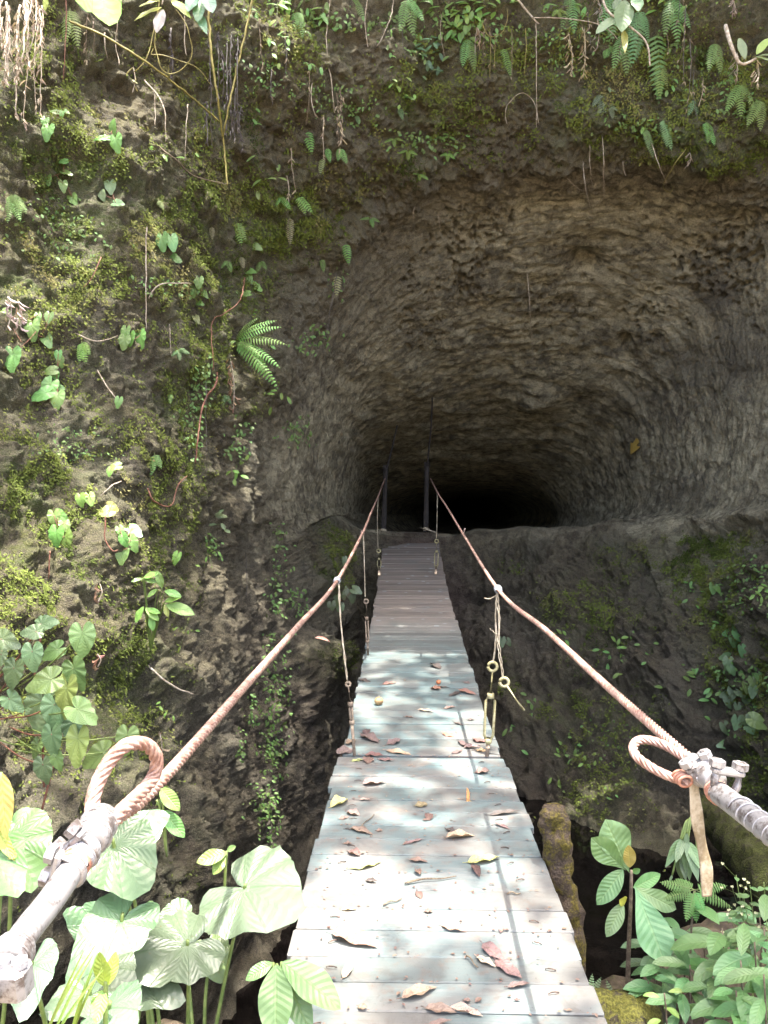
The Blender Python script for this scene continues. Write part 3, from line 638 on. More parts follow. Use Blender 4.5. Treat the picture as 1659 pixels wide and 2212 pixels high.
ferrule(P(190, 1822, 1.01), P(168, 1858, .985), 0.0205, 'clamp_sleeve', M['grey_metal'], LR)
ferrule(P(172, 1850, .992), P(158, 1876, .97), 0.0185, 'rubber_bush', M['rust_patch'], LR)
part_tube('pipe_sleeve', catmull([P(166, 1862, .975), P(110, 1945, .915), P(55, 2015, .86), P(28, 2062, .83), P(-20, 2130, .79), P(-110, 2240, .72)], 6), 0.0165, M['white_metal'], LR, 18)
def u_bolt(pt, ax, nrm, R, r, parent, mat):
    """bow round the sleeve with two threaded ends, a saddle bridge and two hex nuts"""
    ax = ax.normalized(); nrm = (nrm - ax * nrm.dot(ax)).normalized(); sd = ax.cross(nrm)
    mb = MB(); pts = [pt + nrm * R * 2.0 + sd * R]
    pts += [pt + sd * R * math.cos(a) - nrm * R * math.sin(a) for a in np.linspace(0, PI, 12)]
    pts += [pt + nrm * R * 2.0 - sd * R]; tube(mb, pts, r, 10); mb.build('u_bolt', mat, parent)
    sb = MB(); box(sb, pt + nrm * R * 1.02, sd, ax, nrm, R * 2.75, R * 1.05, R * .62, R * .18); sb.build('saddle', mat, parent, smooth=False)
    for sg in (-1, 1):
        nb = MB(); nut(nb, pt + nrm * R * 1.62 + sd * R * sg, nrm, r * 2.0, r * 2.1); nb.build('nut', mat, parent, smooth=False)
camside = (CAM - P(150, 1880, .97)).normalized()
u_bolt(P(178, 1842, .995), axL, -sL * 0.8 + uL * 0.75 if sL.x > 0 else sL * 0.8 + uL * 0.75, 0.0185, 0.0062, LR, M['white_metal'])
u_bolt(P(150, 1884, .96), axL, -sL * 0.95 + uL * 0.3 if sL.x > 0 else sL * 0.95 + uL * 0.3, 0.0172, 0.0060, LR, M['white_metal'])
ferrule(P(38, 2040, .845), P(14, 2085, .815), 0.0215, 'ferrule', M['white_metal'], LR)
q = P(30, 2118, .795); mb = MB(); box(mb, q, axL, sL, uL, .030, .034, .040, .006); mb.build('clamp_block', M['white_metal'], LR, smooth=False)
for k_ in (-1, 1):
    mb = MB(); nut(mb, q + uL * .022 + sL * .009 * k_, uL, .0085, .009); mb.build('nut', M['grey_metal'], LR, smooth=False)

# right end fitting
axR = (P(1480, 1640, 1.60) - P(1659, 1792, 1.26)).normalized(); _, sR, uR = frame(axR)
lp = [P(1496, 1655, 1.55), P(1482, 1640, 1.56), P(1462, 1625, 1.58), P(1436, 1610, 1.60), P(1408, 1600, 1.62), P(1382, 1599, 1.62), P(1368, 1612, 1.60), P(1374, 1632, 1.57), P(1398, 1652, 1.55), P(1430, 1670, 1.53), P(1460, 1682, 1.52), P(1490, 1690, 1.50)]
mb = MB(); twisted(mb, catmull(lp, 0.004), 0.0098, 0.085, 6, 5); mb.build('loop', M['rusty_rope'], RR)
mb = MB()
for k in range(4):
    o = P(1466 + k * 5, 1676 + k * 4, 1.52 - .008 * k); torus(mb, o, axR + V((0, 0, .4)), 0.0125, 0.0032, 16, 6)
mb.build('wire_binding', M['rust_patch'], RR)
ferrule(P(1492, 1648, 1.555), P(1548, 1690, 1.45), 0.0235, 'ferrule', M['white_metal'], RR)
u_bolt(P(1518, 1672, 1.50), axR, uR + 0.5 * sR * (1 if sR.x < 0 else -1), 0.020, 0.0068, RR, M['white_metal'])
u_bolt(P(1568, 1692, 1.425), axR, uR + 0.15 * sR, 0.0215, 0.0072, RR, M['white_metal'])
ferrule(P(1540, 1705, 1.455), P(1562, 1722, 1.41), 0.0195, 'rubber_bush', M['rust_patch'], RR)
part_tube('pipe_sleeve', catmull([P(1552, 1712, 1.425), P(1605, 1752, 1.34), P(1665, 1797, 1.25), P(1780, 1890, 1.12)], 8), 0.0205, M['white_metal'], RR, 18)
mb = MB(); a, b = P(1598, 1744, 1.35), P(1720, 1842, 1.18); ax = b - a; _, s1, u1 = frame(ax); n = 150
tube(mb, [a + ax * (k / n) + (s1 * math.cos(k * .26) + u1 * math.sin(k * .26)) * 0.0205 for k in range(n)], 0.0016, 5); mb.build('spiral_wrap', M['grey_metal'], RR)
# strap hanging from the right clamp
mb = MB(); pts = catmull([P(1500, 1652, 1.515), P(1497, 1676, 1.505), P(1500, 1720, 1.50), P(1506, 1775, 1.50), P(1516, 1830, 1.50), P(1525, 1880, 1.50), P(1526, 1936, 1.50)], 8); vs = []; n = len(pts)
for i, q in enumerate(pts):
    t_ = (pts[min(i + 1, n - 1)] - pts[max(i - 1, 0)]).normalized(); sd = (V((1, .15, 0)) - t_ * t_.x).normalized(); nn = sd.cross(t_); w = 0.0118 + 0.0016 * math.sin(i * .35)
    for a, b in ((-1, -.2), (-.7, .25), (0, .34), (.7, .25), (1, -.2), (.7, -.3), (0, -.22), (-.7, -.3)): vs.append(q + sd * a * w + nn * b * w * 0.8)
mb.add(vs, [(i * 8 + k, i * 8 + (k + 1) % 8, i * 8 + 8 + (k + 1) % 8, i * 8 + 8 + k) for i in range(n - 1) for k in range(8)] + [tuple(range(8)), tuple(range((n - 1) * 8, n * 8))])
tag(mb.build('strap', M['strap'], origin=pts[0]), 'flat worn olive strap hanging from the right hand rope clamp', 'strap')

# ------------------------------------------------------------------ hangers between hand rope and deck
def wire(mb, pts, r, strands=2, amp=0.006, mi=0):
    c = catmull(pts, 10)
    for s in range(strands):
        ph = 2 * PI * s / strands
        tube(mb, [q + V((math.cos(ph + i * .7), math.sin(ph + i * .7), 0)) * amp * (0.6 + 0.4 * math.sin(i * .31 + s)) for i, q in enumerate(c)], r, 5, mi)
def eye(mb, c, rod_to, R, r, facing=V((0, -1, 0))):
    torus(mb, c, facing, R, r, 20, 8); ax = (rod_to - c).normalized(); tube(mb, [c + ax * R, rod_to], r * 0.9, 8)
def hanger(label, pts_wire, eye_c, rod1, body0, body1, end, mat='olive_metal', k=1.0, strands=2, wr=0.0025, eyeR=0.024, bw=0.024):
    o = empty('rope_hanger', end); tag(o, label, 'rope hanger', 'hangers between the hand ropes and the deck')
    mb = MB(); wire(mb, pts_wire, wr, strands, 0.004 * k); mb.build('wire', M['pale_wire'], o)
    mb = MB(); eye(mb, eye_c, rod1, eyeR * k, 0.0085 * k); mb.build('eye_bolt', M[mat], o)
    mb = MB(); ax = (body1 - body0).normalized(); sd = ax.cross(V((0, 1, 0))).normalized()
    for sg in (-1, 1):
        tube(mb, [body0 + sd * sg * bw * .45 * k, body0 + ax * .03 * k + sd * sg * bw * k, body1 - ax * .03 * k + sd * sg * bw * k, body1 + sd * sg * bw * .45 * k], 0.0075 * k, 8)
    for q in (body0, body1): tube(mb, [q - ax * .018 * k, q - ax * .012 * k, q + ax * .012 * k, q + ax * .018 * k], [.014 * k, .019 * k, .019 * k, .014 * k], 10)
    mb.build('turnbuckle', M[mat], o)
    mb = MB(); tube(mb, [body1, end], 0.0105 * k, 8); mb.build('rod', M['rusty_rod'], o); return o
d = 4.68
hanger('olive turnbuckle with a ring eye hung on tangled wire, right edge of the walkway', [P(1074, 1282, d), P(1070, 1330, d), P(1072, 1370, d), P(1065, 1432, d)], P(1064, 1440, d), P(1060, 1498, d), P(1060, 1502, d), P(1055, 1600, d), on_deck(1052, 1633), strands=4, wr=0.003, k=1.12)
hanger('pale string and rusty rod hanger at the left edge of the gap in the deck', [P(732, 1262, d), P(735, 1330, d), P(742, 1400, d), P(750, 1470, d)], P(752, 1478, d), P(756, 1515, d), P(757, 1520, d), P(760, 1560, d), on_deck(766, 1633), 'rusty_rod', 0.9, bw=0.008, eyeR=0.014, wr=0.004)
d = 7.15
hanger('thin twisted wire hanger with brown rod, halfway along the left of the deck', [P(785, 1156, d), P(787, 1220, d), P(789, 1290, d)], P(791, 1299, d), P(792, 1330, d), P(792, 1335, d), P(794, 1385, d), on_deck(795, 1416), 'rusty_rod', 0.95, bw=0.012, eyeR=0.02, wr=0.003)
d = 11.4
hanger('yellowish turnbuckle hanger at the far left end of the deck', [P(817, 1076, d), P(815, 1120, d), P(817, 1185, d)], P(818, 1190, d), P(819, 1205, d), P(819, 1207, d), P(819, 1226, d), on_deck(819, 1242), k=1.1, wr=0.003)
hanger('yellowish turnbuckle hanger at the far right end of the deck', [P(945, 1068, d), P(944, 1120, d), P(943, 1163, d)], P(943, 1169, d), P(943, 1190, d), P(943, 1191, d), P(942, 1224, d), on_deck(941, 1240), k=1.1, wr=0.003)
o = empty('eye_bolt', P(1089, 1474, 4.63)); tag(o, 'loose olive eye bolt dangling on wire beside the right turnbuckle', 'eye bolt')
mb = MB(); wire(mb, [P(1074, 1282, 4.68), P(1078, 1345, 4.66), P(1078, 1400, 4.65), P(1087, 1468, 4.63)], 0.0026, 3, 0.009)
wire(mb, [P(1045, 1292, 4.7), P(1060, 1293, 4.69), P(1072, 1285, 4.68)], 0.0026, 1); wire(mb, [P(1074, 1370, 4.66), P(1062, 1362, 4.66), P(1058, 1358, 4.65)], 0.002, 1)
mb.build('wire', M['pale_wire'], o)
mb = MB(); c, e = P(1089, 1474, 4.63), P(1132, 1535, 4.60); eye(mb, c, e, 0.026, 0.010)
mb.build('bolt', M['olive_metal'], o)

# ------------------------------------------------------------------ dark posts and rods at the cave end of the bridge
def far_post(label, base, top, rodtop, leg):
    o = empty('support_post', base); tag(o, label, 'post', 'dark posts at the cave end of the bridge')
    mb = MB(); ax = top - base; tube(mb, [base + ax * t for t in (0, .25, .45, .8, .97, 1)], [.045, .048, .042, .043, .046, .03], 12); mb.build('post', M['dark_post'], o)
    mb = MB(); tube(mb, catmull([top - V((0, 0, .1)), top + (rodtop - top) * .5 + V((.02, 0, 0)), rodtop], 6), 0.019, 8, r1=0.013); mb.build('pole', M['dark_post'], o)
    mb = MB()
    for k in range(4): torus(mb, base + ax * (0.02 + .012 * k), ax + V((.12 * (k % 2), 0, 0)), .050, .009, 16, 6)
    tube(mb, [base + V((-.16, -.06, .09)), base + V((0, -.08, .05)), base + V((.17, -.05, 0))], .014, 6); mb.build('binding', M['pale_wire'], o)
    mb = MB(); tube(mb, [base, leg], .038, 8, r1=.03); mb.build('foot', M['dark_post'], o)
    for k in range(1): 
        cb = MB(); tube(cb, [top - ax * .05, top + ax * .03], .054, 10); cb.build('cap', M['dark_post'], o)
for lab, b_, t_, r_, l_ in (('dark post leaning under a thin pole, left of the bridge end in the cave', (829, 1152), (833, 1010), (858, 918), (827, 1176)), ('dark post under a tall thin pole, right of the bridge end in the cave', (920, 1149), (922, 1003), (934, 858), (926, 1178))):
    top = P(*t_, 13.9); rt, _ = hit(*r_)
    if abs(rt.y - 13.9) > 1.2: rt = P(*r_, 13.6)
    far_post(lab, P(*b_, 13.7), top, rt, P(*l_, 13.45))

# arrow painted board on the cave wall
lo, nr = hit(1376, 958); w_ = ray(1376, 958); tx = (X_ - nr * nr.x).normalized(); tz = nr.cross(tx) if nr.cross(tx).z > 0 else tx.cross(nr); k = mpp(lo)
def aw(px_, py_, off): return lo + nr * (0.03 + off) + tx * ((px_ - 1376) * k) + tz * (-(py_ - 958) * k)
mb = MB(); sh = [(1389, 938), (1381, 951), (1374, 960)]; L1, R1 = [(1382, 939), (1377, 949), (1369, 957)], [(1394, 943), (1387, 955), (1378, 964)]
poly = L1 + [(1364, 953), (1362, 981), (1386, 969)] + R1[::-1]
vs = [aw(*q, 0.0) for q in poly] + [aw(*q, 0.012) for q in poly]; n = len(poly)
fs = [(0, 1, 7, 8), (1, 2, 6, 7), (3, 4, 2), (2, 4, 6), (6, 4, 5)]
mb.add(vs, [tuple(i + n for i in f) for f in fs] + fs + [(i, (i + 1) % n, (i + 1) % n + n, i + n) for i in range(n)])
tag(mb.build('arrow_sign', M['arrow_paint'], smooth=False, origin=lo), 'small yellow arrow pointing down left on the right cave wall', 'arrow sign')

# ------------------------------------------------------------------ post, log, boulder on the right
def lumpy_tube(pts, radii, seg, amp, sc, name, mat, origin=None):
    mb = MB(); c = catmull(pts, 10); n = len(c); r = [float(np.interp(i / (n - 1) * (len(radii) - 1), range(len(radii)), radii)) for i in range(n)]
    tube(mb, c, r, seg); a = np.array(mb.v); cc = np.repeat(np.array([tuple(q) for q in c]), seg, 0); dr = a - cc; dr /= np.linalg.norm(dr, axis=1)[:, None] + 1e-9
    a = a + dr * (fbm(a * sc, 4, 0.6) * amp)[:, None]; mb.v = [tuple(q) for q in a]
    return mb, mat
g0 = ground(0.80, 3.2)
mb, _ = lumpy_tube([P(1233, 2040, 3.35) - V((0, 0, .5)), P(1230, 2020, 3.35), P(1212, 1900, 3.33), P(1198, 1790, 3.3), P(1193, 1752, 3.3), P(1192, 1742, 3.3)], [.062, .062, .058, .054, .056, .040], 28, .020, 16, 'mossy_post', None)
mo = MB()
tag(mb.build('mossy_post', M['post'], origin=P(1230, 2020, 3.35)), 'short moss covered wooden post standing beside the right edge of the deck', 'post')
mb, _ = lumpy_tube([P(1520, 1745, 7.6), P(1570, 1790, 6.6), P(1625, 1850, 5.6), P(1700, 1930, 4.8), P(1850, 2050, 4.0)], [.12, .15, .17, .18, .2], 30, .05, 7, 'l', None)
tag(mb.build('fallen_log', M['log'], origin=P(1625, 1850, 5.6)), 'dark mossy fallen log slanting down over the stream at right', 'log')
def boulder(c, r, label, mat, seed, name='mossy_boulder'):
    mb = MB(); vs = []; nu, nv = 48, 28
    for i in range(nv + 1):
        for j in range(nu):
            th = PI * i / nv; ph = 2 * PI * j / nu; vs.append((math.sin(th) * math.cos(ph), math.sin(th) * math.sin(ph), math.cos(th)))
    a = np.array(vs); k = 1 + 0.22 * fbm(a * 1.1 + seed, 2) + 0.10 * fbm(a * 3 + seed, 3) + 0.05 * fbm(a * 9 + seed, 3, .7); a = a * k[:, None] * np.array(r) + np.array(c)
    mb.add(a, [(i * nu + j, i * nu + (j + 1) % nu, (i + 1) * nu + (j + 1) % nu, (i + 1) * nu + j) for i in range(nv) for j in range(nu)])
    return tag(mb.build(name, M[mat], origin=c), label, 'boulder')
q = ground(P(1345, 2180, 2.75).x, 2.75)
boulder(V((q.x, 2.72, -0.50)), (.24, .26, .22), 'rounded yellow green mossy boulder beside the near right corner of the deck', 'boulder', 3)
boulder(V((P(1600, 2200, 2.6).x, 2.62, -0.52)), (.34, .20, .14), 'low dark mossy rock at the bottom right corner', 'log', 8, 'mossy_rock')

# ------------------------------------------------------------------ fallen leaves on the deck
DCOL = {'brown': (.16, .105, .075), 'tan': (.36, .27, .19), 'tanbrown': (.26, .175, .11), 'pink': (.20, .13, .11), 'dark': (.06, .05, .045), 'dpink': (.12, .075, .062), 'olive': (.22, .20, .08),
        'ygreen': (.30, .34, .10), 'yellow': (.40, .36, .13), 'rust': (.20, .10, .06), 'purple': (.125, .088, .08), 'orange': (.42, .20, .08), 'red': (.15, .07, .058), 'tyellow': (.45, .30, .14)}
DNAME = {'tan': 'pale tan', 'tanbrown': 'light brown', 'pink': 'pinkish', 'dark': 'blackish', 'dpink': 'dark pink', 'olive': 'olive', 'ygreen': 'yellow green', 'yellow': 'yellow', 'purple': 'purplish', 'tyellow': 'tan yellow', 'brown': 'brown', 'rust': 'rust brown', 'orange': 'orange', 'red': 'dark red'}
DL = [(911,2140,92,.32,-20,'brown'),(957,2180,78,.33,10,'brown'),(1012,2183,86,.3,15,'tan'),(955,2207,60,.25,-6,'dpink'),(999,1807,72,.34,-8,'tanbrown'),(974,1792,24,.55,20,'dark'),(900,1815,46,.2,-15,'pink'),(881,1818,22,.3,-25,'brown'),
 (927,1767,22,.7,80,'brown'),(912,1737,32,.5,-10,'olive'),(1095,1755,78,.2,-5,'dark'),(1087,1784,42,.14,20,'pink'),(1050,1855,82,.34,-8,'ygreen'),(1033,1888,50,.4,65,'dpink'),(907,1857,46,.35,5,'brown'),(905,1887,26,.7,60,'brown'),
 (795,1865,78,.35,-12,'ygreen'),(908,1935,30,.55,60,'brown'),(927,1967,22,.7,0,'brown'),(985,2003,66,.36,12,'tanbrown'),(1068,2058,66,.34,38,'pink'),(1103,2095,84,.3,38,'pink'),(1053,2076,54,.34,30,'tan'),(1125,2125,58,.25,-8,'dpink'),
 (773,2030,118,.34,18,'tanbrown'),(757,2085,58,.4,-55,'tan'),(757,1962,40,.33,0,'tan'),(735,1732,46,.5,-25,'yellow'),(765,1757,34,.6,10,'pink'),(745,1765,26,.4,-10,'dpink'),(785,1795,60,.3,15,'brown'),(820,1792,17,.6,0,'brown'),(752,1820,20,.7,0,'brown'),(767,1842,32,.6,20,'brown'),(805,1902,30,.4,10,'dark'),
 (812,1690,58,.42,-5,'pink'),(790,1725,28,.3,0,'pink'),(1044,1667,38,.7,0,'brown'),(802,1595,48,.36,25,'purple'),(792,1585,22,.5,80,'purple'),(748,1622,44,.5,-15,'purple'),(774,1641,30,.35,-5,'ygreen'),(797,1637,24,.6,-70,'brown'),(812,1632,48,.3,10,'red'),(865,1625,64,.26,8,'tanbrown'),(837,1641,40,.35,8,'pink'),(852,1602,34,.5,-15,'purple'),
 (923,1535,42,.25,10,'tan'),(843,1476,38,.28,-5,'rust'),(790,1470,32,.28,15,'dark'),(943,1488,26,.5,15,'rust'),(958,1484,40,.22,0,'dark'),(943,1440,26,.45,25,'dark'),(1009,1474,18,.5,10,'purple'),(1012,1496,46,.25,12,'rust'),(987,1496,36,.16,-20,'dark'),(974,1527,30,.25,-12,'tan'),(1018,1554,18,.7,0,'dark'),(992,1562,26,.25,15,'dark'),(971,1587,30,.4,20,'orange'),
 (1037,1599,30,.6,20,'red'),(1004,1609,34,.3,40,'purple'),(1023,1613,42,.3,-5,'pink'),(1040,1620,26,.65,10,'tyellow'),(990,1621,26,.35,-25,'purple'),(1085,2000,24,.5,-70,'pink'),(1010,2158,20,.6,0,'brown'),(784,2172,24,.6,10,'brown'),(1119,2156,16,.4,0,'dpink'),(885,1548,24,.3,5,'brown'),(760,1600,26,.4,-30,'brown')]
for cx, cy, ln, wr, an, colk in DL:
    a = math.radians(an); dx, dy = math.cos(a) * ln / 2, math.sin(a) * ln / 2
    p0, p1 = on_deck(cx - dx, cy - dy, .008), on_deck(cx + dx, cy + dy, .008); L = (p1 - p0).length
    if abs(an) > 50: L *= 0.75; p1 = p0 + (p1 - p0) * 0.75
    L = min(L * .88, 0.24); mb = MB(); r2 = random.Random(int(cx * 7 + cy))
    wd = min(L * .75, L * max(wr, .2) * (1.25 if abs(an) < 40 else .9))
    nrm = V((r2.uniform(-.15, .15), r2.uniform(-.25, .05), 1)); ax = (p1 - p0)
    leaf(mb, p0, ax + Z_ * L * r2.uniform(0, .12), nrm, L, wd, r2.uniform(-.1, .2), r2.uniform(.03, .22), 'lanc' if wr < .45 else 'ell', 10, wav=.2, curl=r2.uniform(.05, .5), tint=r2.random())
    tube(mb, [p0 + Z_ * .002, p0 - ax * .12 + Z_ * .004], .0018, 4, tint=.3)
    zmin = min(q[2] - deckz(q[1]) for q in mb.v); mb.v = [(x, y, z - zmin + .002) for x, y, z in mb.v]
    ob = mb.build('fallen_leaf', M['dead_leaf'], origin=p0, color=DCOL[colk])
    sz = 'large' if ln > 70 else ('small' if ln < 28 else 'mid sized')
    zn = 'near the bottom of the picture' if cy > 2040 else ('on the mid landing' if cy > 1850 else ('on the landing just before the gap' if cy > 1645 else ('beyond the gap' if cy > 1570 else 'on the far greenish planks')))
    reg(ob, f'{sz} {DNAME[colk]} dead leaf', 'fallen leaf', 'fallen leaves on the deck', cx, cy, zn)
for cx, cy, ln, an in ((930, 1900, 112, -8), (792, 1775, 46, -45), (848, 1948, 42, -20), (1020, 2077, 36, 45), (1110, 1930, 30, -4)):
    a = math.radians(an); dx, dy = math.cos(a) * ln / 2, math.sin(a) * ln / 2
    p0, p1 = on_deck(cx - dx, cy - dy, .008), on_deck(cx + dx, cy + dy, .008); mb = MB()
    tube(mb, catmull([p0, p0 + (p1 - p0) * .35 + V((0, .006, .004)), p0 + (p1 - p0) * .7 - V((0, .004, 0)), p1], 5), .005 if ln > 60 else .0032, 6, r1=.002)
    reg(mb.build('twig', M['twig'], origin=p0), 'thin brown twig' if ln < 100 else 'long ragged brown twig', 'twig', 'twigs on the deck', cx, cy, 'lying on the landing planks')
# crumbs of leaf: nobody could count them
mb = MB(); r3 = random.Random(5)
for _ in range(420):
    y = r3.uniform(1.9, 4.6) if r3.random() < .55 else r3.uniform(4.65, 8.6); x = DX + r3.uniform(-.48, .47); q = V((x, y, deckz(y) + .004)); s_ = r3.uniform(.002, .010) * (1 if r3.random() < .9 else 2)
    a = r3.uniform(0, 6.3); leaf(mb, q, V((math.cos(a), math.sin(a), r3.uniform(0, .3))), Z_, s_ * 1.6, s_, .3, .3, 'ell', 3, cross=(-1, 0, 1))
for b0 in bounds[1:-4] + [4.62]:
    for _ in range(16 if b0 < 4.6 else 60):
        x = DX + r3.uniform(-.49, .48); q = V((x, b0 + r3.gauss(0, .006), .003)); s_ = r3.uniform(.003, .011); a = r3.uniform(0, 6.3)
        leaf(mb, q, V((math.cos(a), math.sin(a), r3.uniform(0, .3))), Z_, s_ * 1.8, s_, .3, .3, 'ell', 3, cross=(-1, 0, 1))
ob = mb.build('leaf_litter', M['dead_leaf'], color=(.16, .10, .07)); tag(ob, 'tiny crumbs of dead leaf strewn over the planks', 'leaf litter', kind='stuff')
# fruits
def fruit(px_, py_, r, mat, label, name):
    q = on_deck(px_, py_ + 6); mb = MB(); vs = []; nu, nv = 24, 14
    for i in range(nv + 1):
        for j in range(nu):
            th = PI * i / nv; ph = 2 * PI * j / nu; k = 1 - .18 * math.exp(-(th / .35) ** 2) + .03 * math.cos(3 * ph)
            vs.append((q.x + r * k * math.sin(th) * math.cos(ph), q.y + r * k * math.sin(th) * math.sin(ph), q.z + r * .9 + r * .92 * k * math.cos(th)))
    mb.add(vs, [(i * nu + j, i * nu + (j + 1) % nu, (i + 1) * nu + (j + 1) % nu, (i + 1) * nu + j) for i in range(nv) for j in range(nu)])
    tube(mb, [q + Z_ * r * 1.6, q + Z_ * r * 2.05 + X_ * r * .15], r * .09, 5)
    tag(mb.build(name, M[mat], origin=q), label, 'fruit')
fruit(818, 1517, .033, 'fruit_skin', 'round brown fruit lying left of centre on the deck', 'fallen_fruit')
fruit(947, 1472, .02, 'red_seed', 'small round orange red fruit on the far deck', 'fallen_fruit')
# two leaves caught falling
mb = MB(); q = P(680, 1378, 4.9); leaf(mb, q, V((1, .1, -.12)), V((.1, -.6, .8)), .105, .035, .4, .4, 'lanc', 8, curl=.4)
tag(mb.build('falling_leaf', M['dead_leaf'], origin=q, color=(.62, .36, .20)), 'pale orange leaf falling through the air left of the walkway', 'falling leaf')
mb = MB(); q = P(1008, 1738, 3.95); leaf(mb, q, V((.12, .1, 1)), V((.3, -1, .2)), .085, .035, .5, .5, 'ell', 8, curl=.5); leaf(mb, q + Z_ * .02, V((.5, 0, -.4)), V((0, -1, .4)), .05, .03, .3, .3, 'ell', 6)
tag(mb.build('falling_leaf', M['dead_leaf'], origin=q, color=(.50, .28, .06)), 'small orange yellow leaf fluttering just above the landing', 'falling leaf')
# ------------------------------------------------------------------ big arrow shaped leaves at the bottom left
TG = (.065, .125, .05)
def broad_plant(label, base, leaves, cat='plant', group='broad leaved plants at the bottom left', name='taro_plant', stemr=.007):
    o = empty(name, base); tag(o, label, cat, group)
    for (ax_, ay_, ad, tx_, ty_, td, wf, col, up, dr) in leaves:
        a, b = P(ax_, ay_, ad), P(tx_, ty_, td); L = (b - a).length
        mb = MB(); heart(mb, a, b - a, V(up), L, wf, 0.10, dr); mb.build('leaf', M['round_leaf'], o, color=col)
        mb = MB(); m = base + (a - base) * .55 + V((random.uniform(-.02, .02), .03, .03))
        tube(mb, catmull([base + V((random.uniform(-.03, .03), random.uniform(-.03, .03), 0)), m, a - V((0, 0, .012)), a], 6), stemr, 8, r1=stemr * .5); mb.build('stem', M['stem_green'], o)
    return o
b1 = ground(P(440, 2250, 2.35).x, 2.35)
broad_plant('broad round pale leaved plant touching the left edge of the landing', b1, [
    (527, 1918, 2.36, 652, 1972, 2.22, 1.35, (.082, .118, .068), (.05, -.55, .85), .12),
    (392, 1985, 2.55, 330, 1996, 2.50, 1.45, (.07, .15, .06), (0, -.75, .7), .2),
    (455, 2052, 2.45, 480, 2125, 2.38, 1.1, (.085, .165, .045), (.1, -.85, .5), .2)])
b2 = ground(P(355, 2260, 2.1).x, 2.1)
broad_plant('pale broad leaved plant with a long bare green stem, under the left rope loop', b2, [
    (248, 1828, 2.02, 322, 1938, 1.93, 1.15, TG, (0, -.6, .8), .25),
    (268, 1818, 2.12, 370, 1746, 2.22, .95, TG, (.1, -.7, .7), .1),
    (208, 2000, 2.25, 139, 1966, 2.22, 1.2, (.07, .145, .06), (-.1, -.7, .7), .2),
    (405, 2040, 2.05, 258, 2108, 1.92, 1.2, (.082, .118, .068), (0, -.45, .9), .15),
    (300, 1998, 2.12, 340, 2030, 2.05, 1.3, (.075, .15, .05), (0, -.8, .6), .2)])
b3 = ground(P(170, 2300, 1.75).x, 1.75)
broad_plant('large pale leaves clustered at the very bottom left corner', b3, [
    (262, 1990, 1.95, 140, 2140, 1.78, .9, (.085, .15, .065), (.1, -.55, .8), .2),
    (195, 2148, 1.72, 88, 2188, 1.62, 1.0, (.082, .118, .068), (0, -.4, .9), .15),
    (70, 2082, 1.58, 45, 2205, 1.48, .9, (.09, .15, .075), (0, -.6, .8), .15),
    (310, 2120, 1.98, 395, 2160, 1.92, 1.0, (.078, .115, .066), (0, -.5, .85), .2),
    (235, 2178, 1.66, 275, 2215, 1.58, 1.4, (.09, .155, .08), (0, -.5, .85), .3),
    (225, 2090, 1.85, 285, 2130, 1.78, 1.2, (.078, .115, .066), (0, -.4, .9), .2)])
b4 = ground(P(-60, 2200, 1.9).x, 1.9)
broad_plant('broad deep green leaf behind the white rope sleeve at the left edge', b4, [
    (25, 1815, 1.92, 75, 1918, 1.84, 1.3, (.075, .165, .045), (.1, -.7, .65), .2),
    (-25, 1840, 1.75, 40, 1925, 1.66, 1.0, (.07, .155, .04), (.1, -.75, .6), .2)])
def strip_plant(name, label, base, leaves, group, mat='leaf', stem='stem_green', trunk=None, cat='plant', sr=.004):
    """leaves: base px, tip px (with distances), width ratio, colour, normal, droop, profile"""
    o = empty(name, base); tag(o, label, cat, group)
    if trunk:
        mb = MB(); tube(mb, catmull([base] + [P(*q) for q in trunk], 6), sr * 1.8, 8, r1=sr); mb.build('stem', M[stem], o)
    for (bx, by, bd, tx_, ty_, td, wr, col, nr, dr, pf) in leaves:
        a, b = P(bx, by, bd), P(tx_, ty_, td); L = (b - a).length * 1.03
        mb = MB(); leaf(mb, a, b - a, V(nr), L, L * wr, dr, .18, pf, 14, wav=.09, cross=(-1, -.75, -.5, -.25, 0, .25, .5, .75, 1)); mb.build('leaf', M[mat], o, color=col)
        if not trunk:
            mb = MB(); tube(mb, catmull([base, base + (a - base) * .6 + V((0, 0, .04)), a], 5), sr, 6); mb.build('stem', M[stem], o)
    return o
YG = (.22, .30, .04); DG = (.065, .135, .04); MG = (.095, .20, .045)
b5 = ground(P(600, 2300, 1.95).x, 1.95)
strip_plant('corrugated_plant', 'deeply veined drooping leaves over the lower left corner of the deck', b5, [
    (598, 2082, 1.93, 592, 2240, 1.80, .52, (.10, .205, .06), (0, -.75, .6), .35, 'ell'), (608, 2078, 1.93, 738, 2165, 1.87, .46, (.12, .225, .07), (.1, -.5, .85), .35, 'ell'),
    (590, 2080, 1.95, 530, 2112, 1.92, .48, (.11, .22, .06), (-.1, -.6, .8), .3, 'ell'), (606, 2088, 1.95, 672, 2225, 1.85, .4, (.075, .165, .05), (.1, -.6, .7), .4, 'ell'), (612, 2085, 1.97, 640, 2105, 2.0, .5, DG, (0, -.6, .8), .2, 'ell')],
    'broad leaved plants at the bottom left', 'glossy_leaf')
b6 = ground(P(215, 2330, 1.6).x, 1.6)
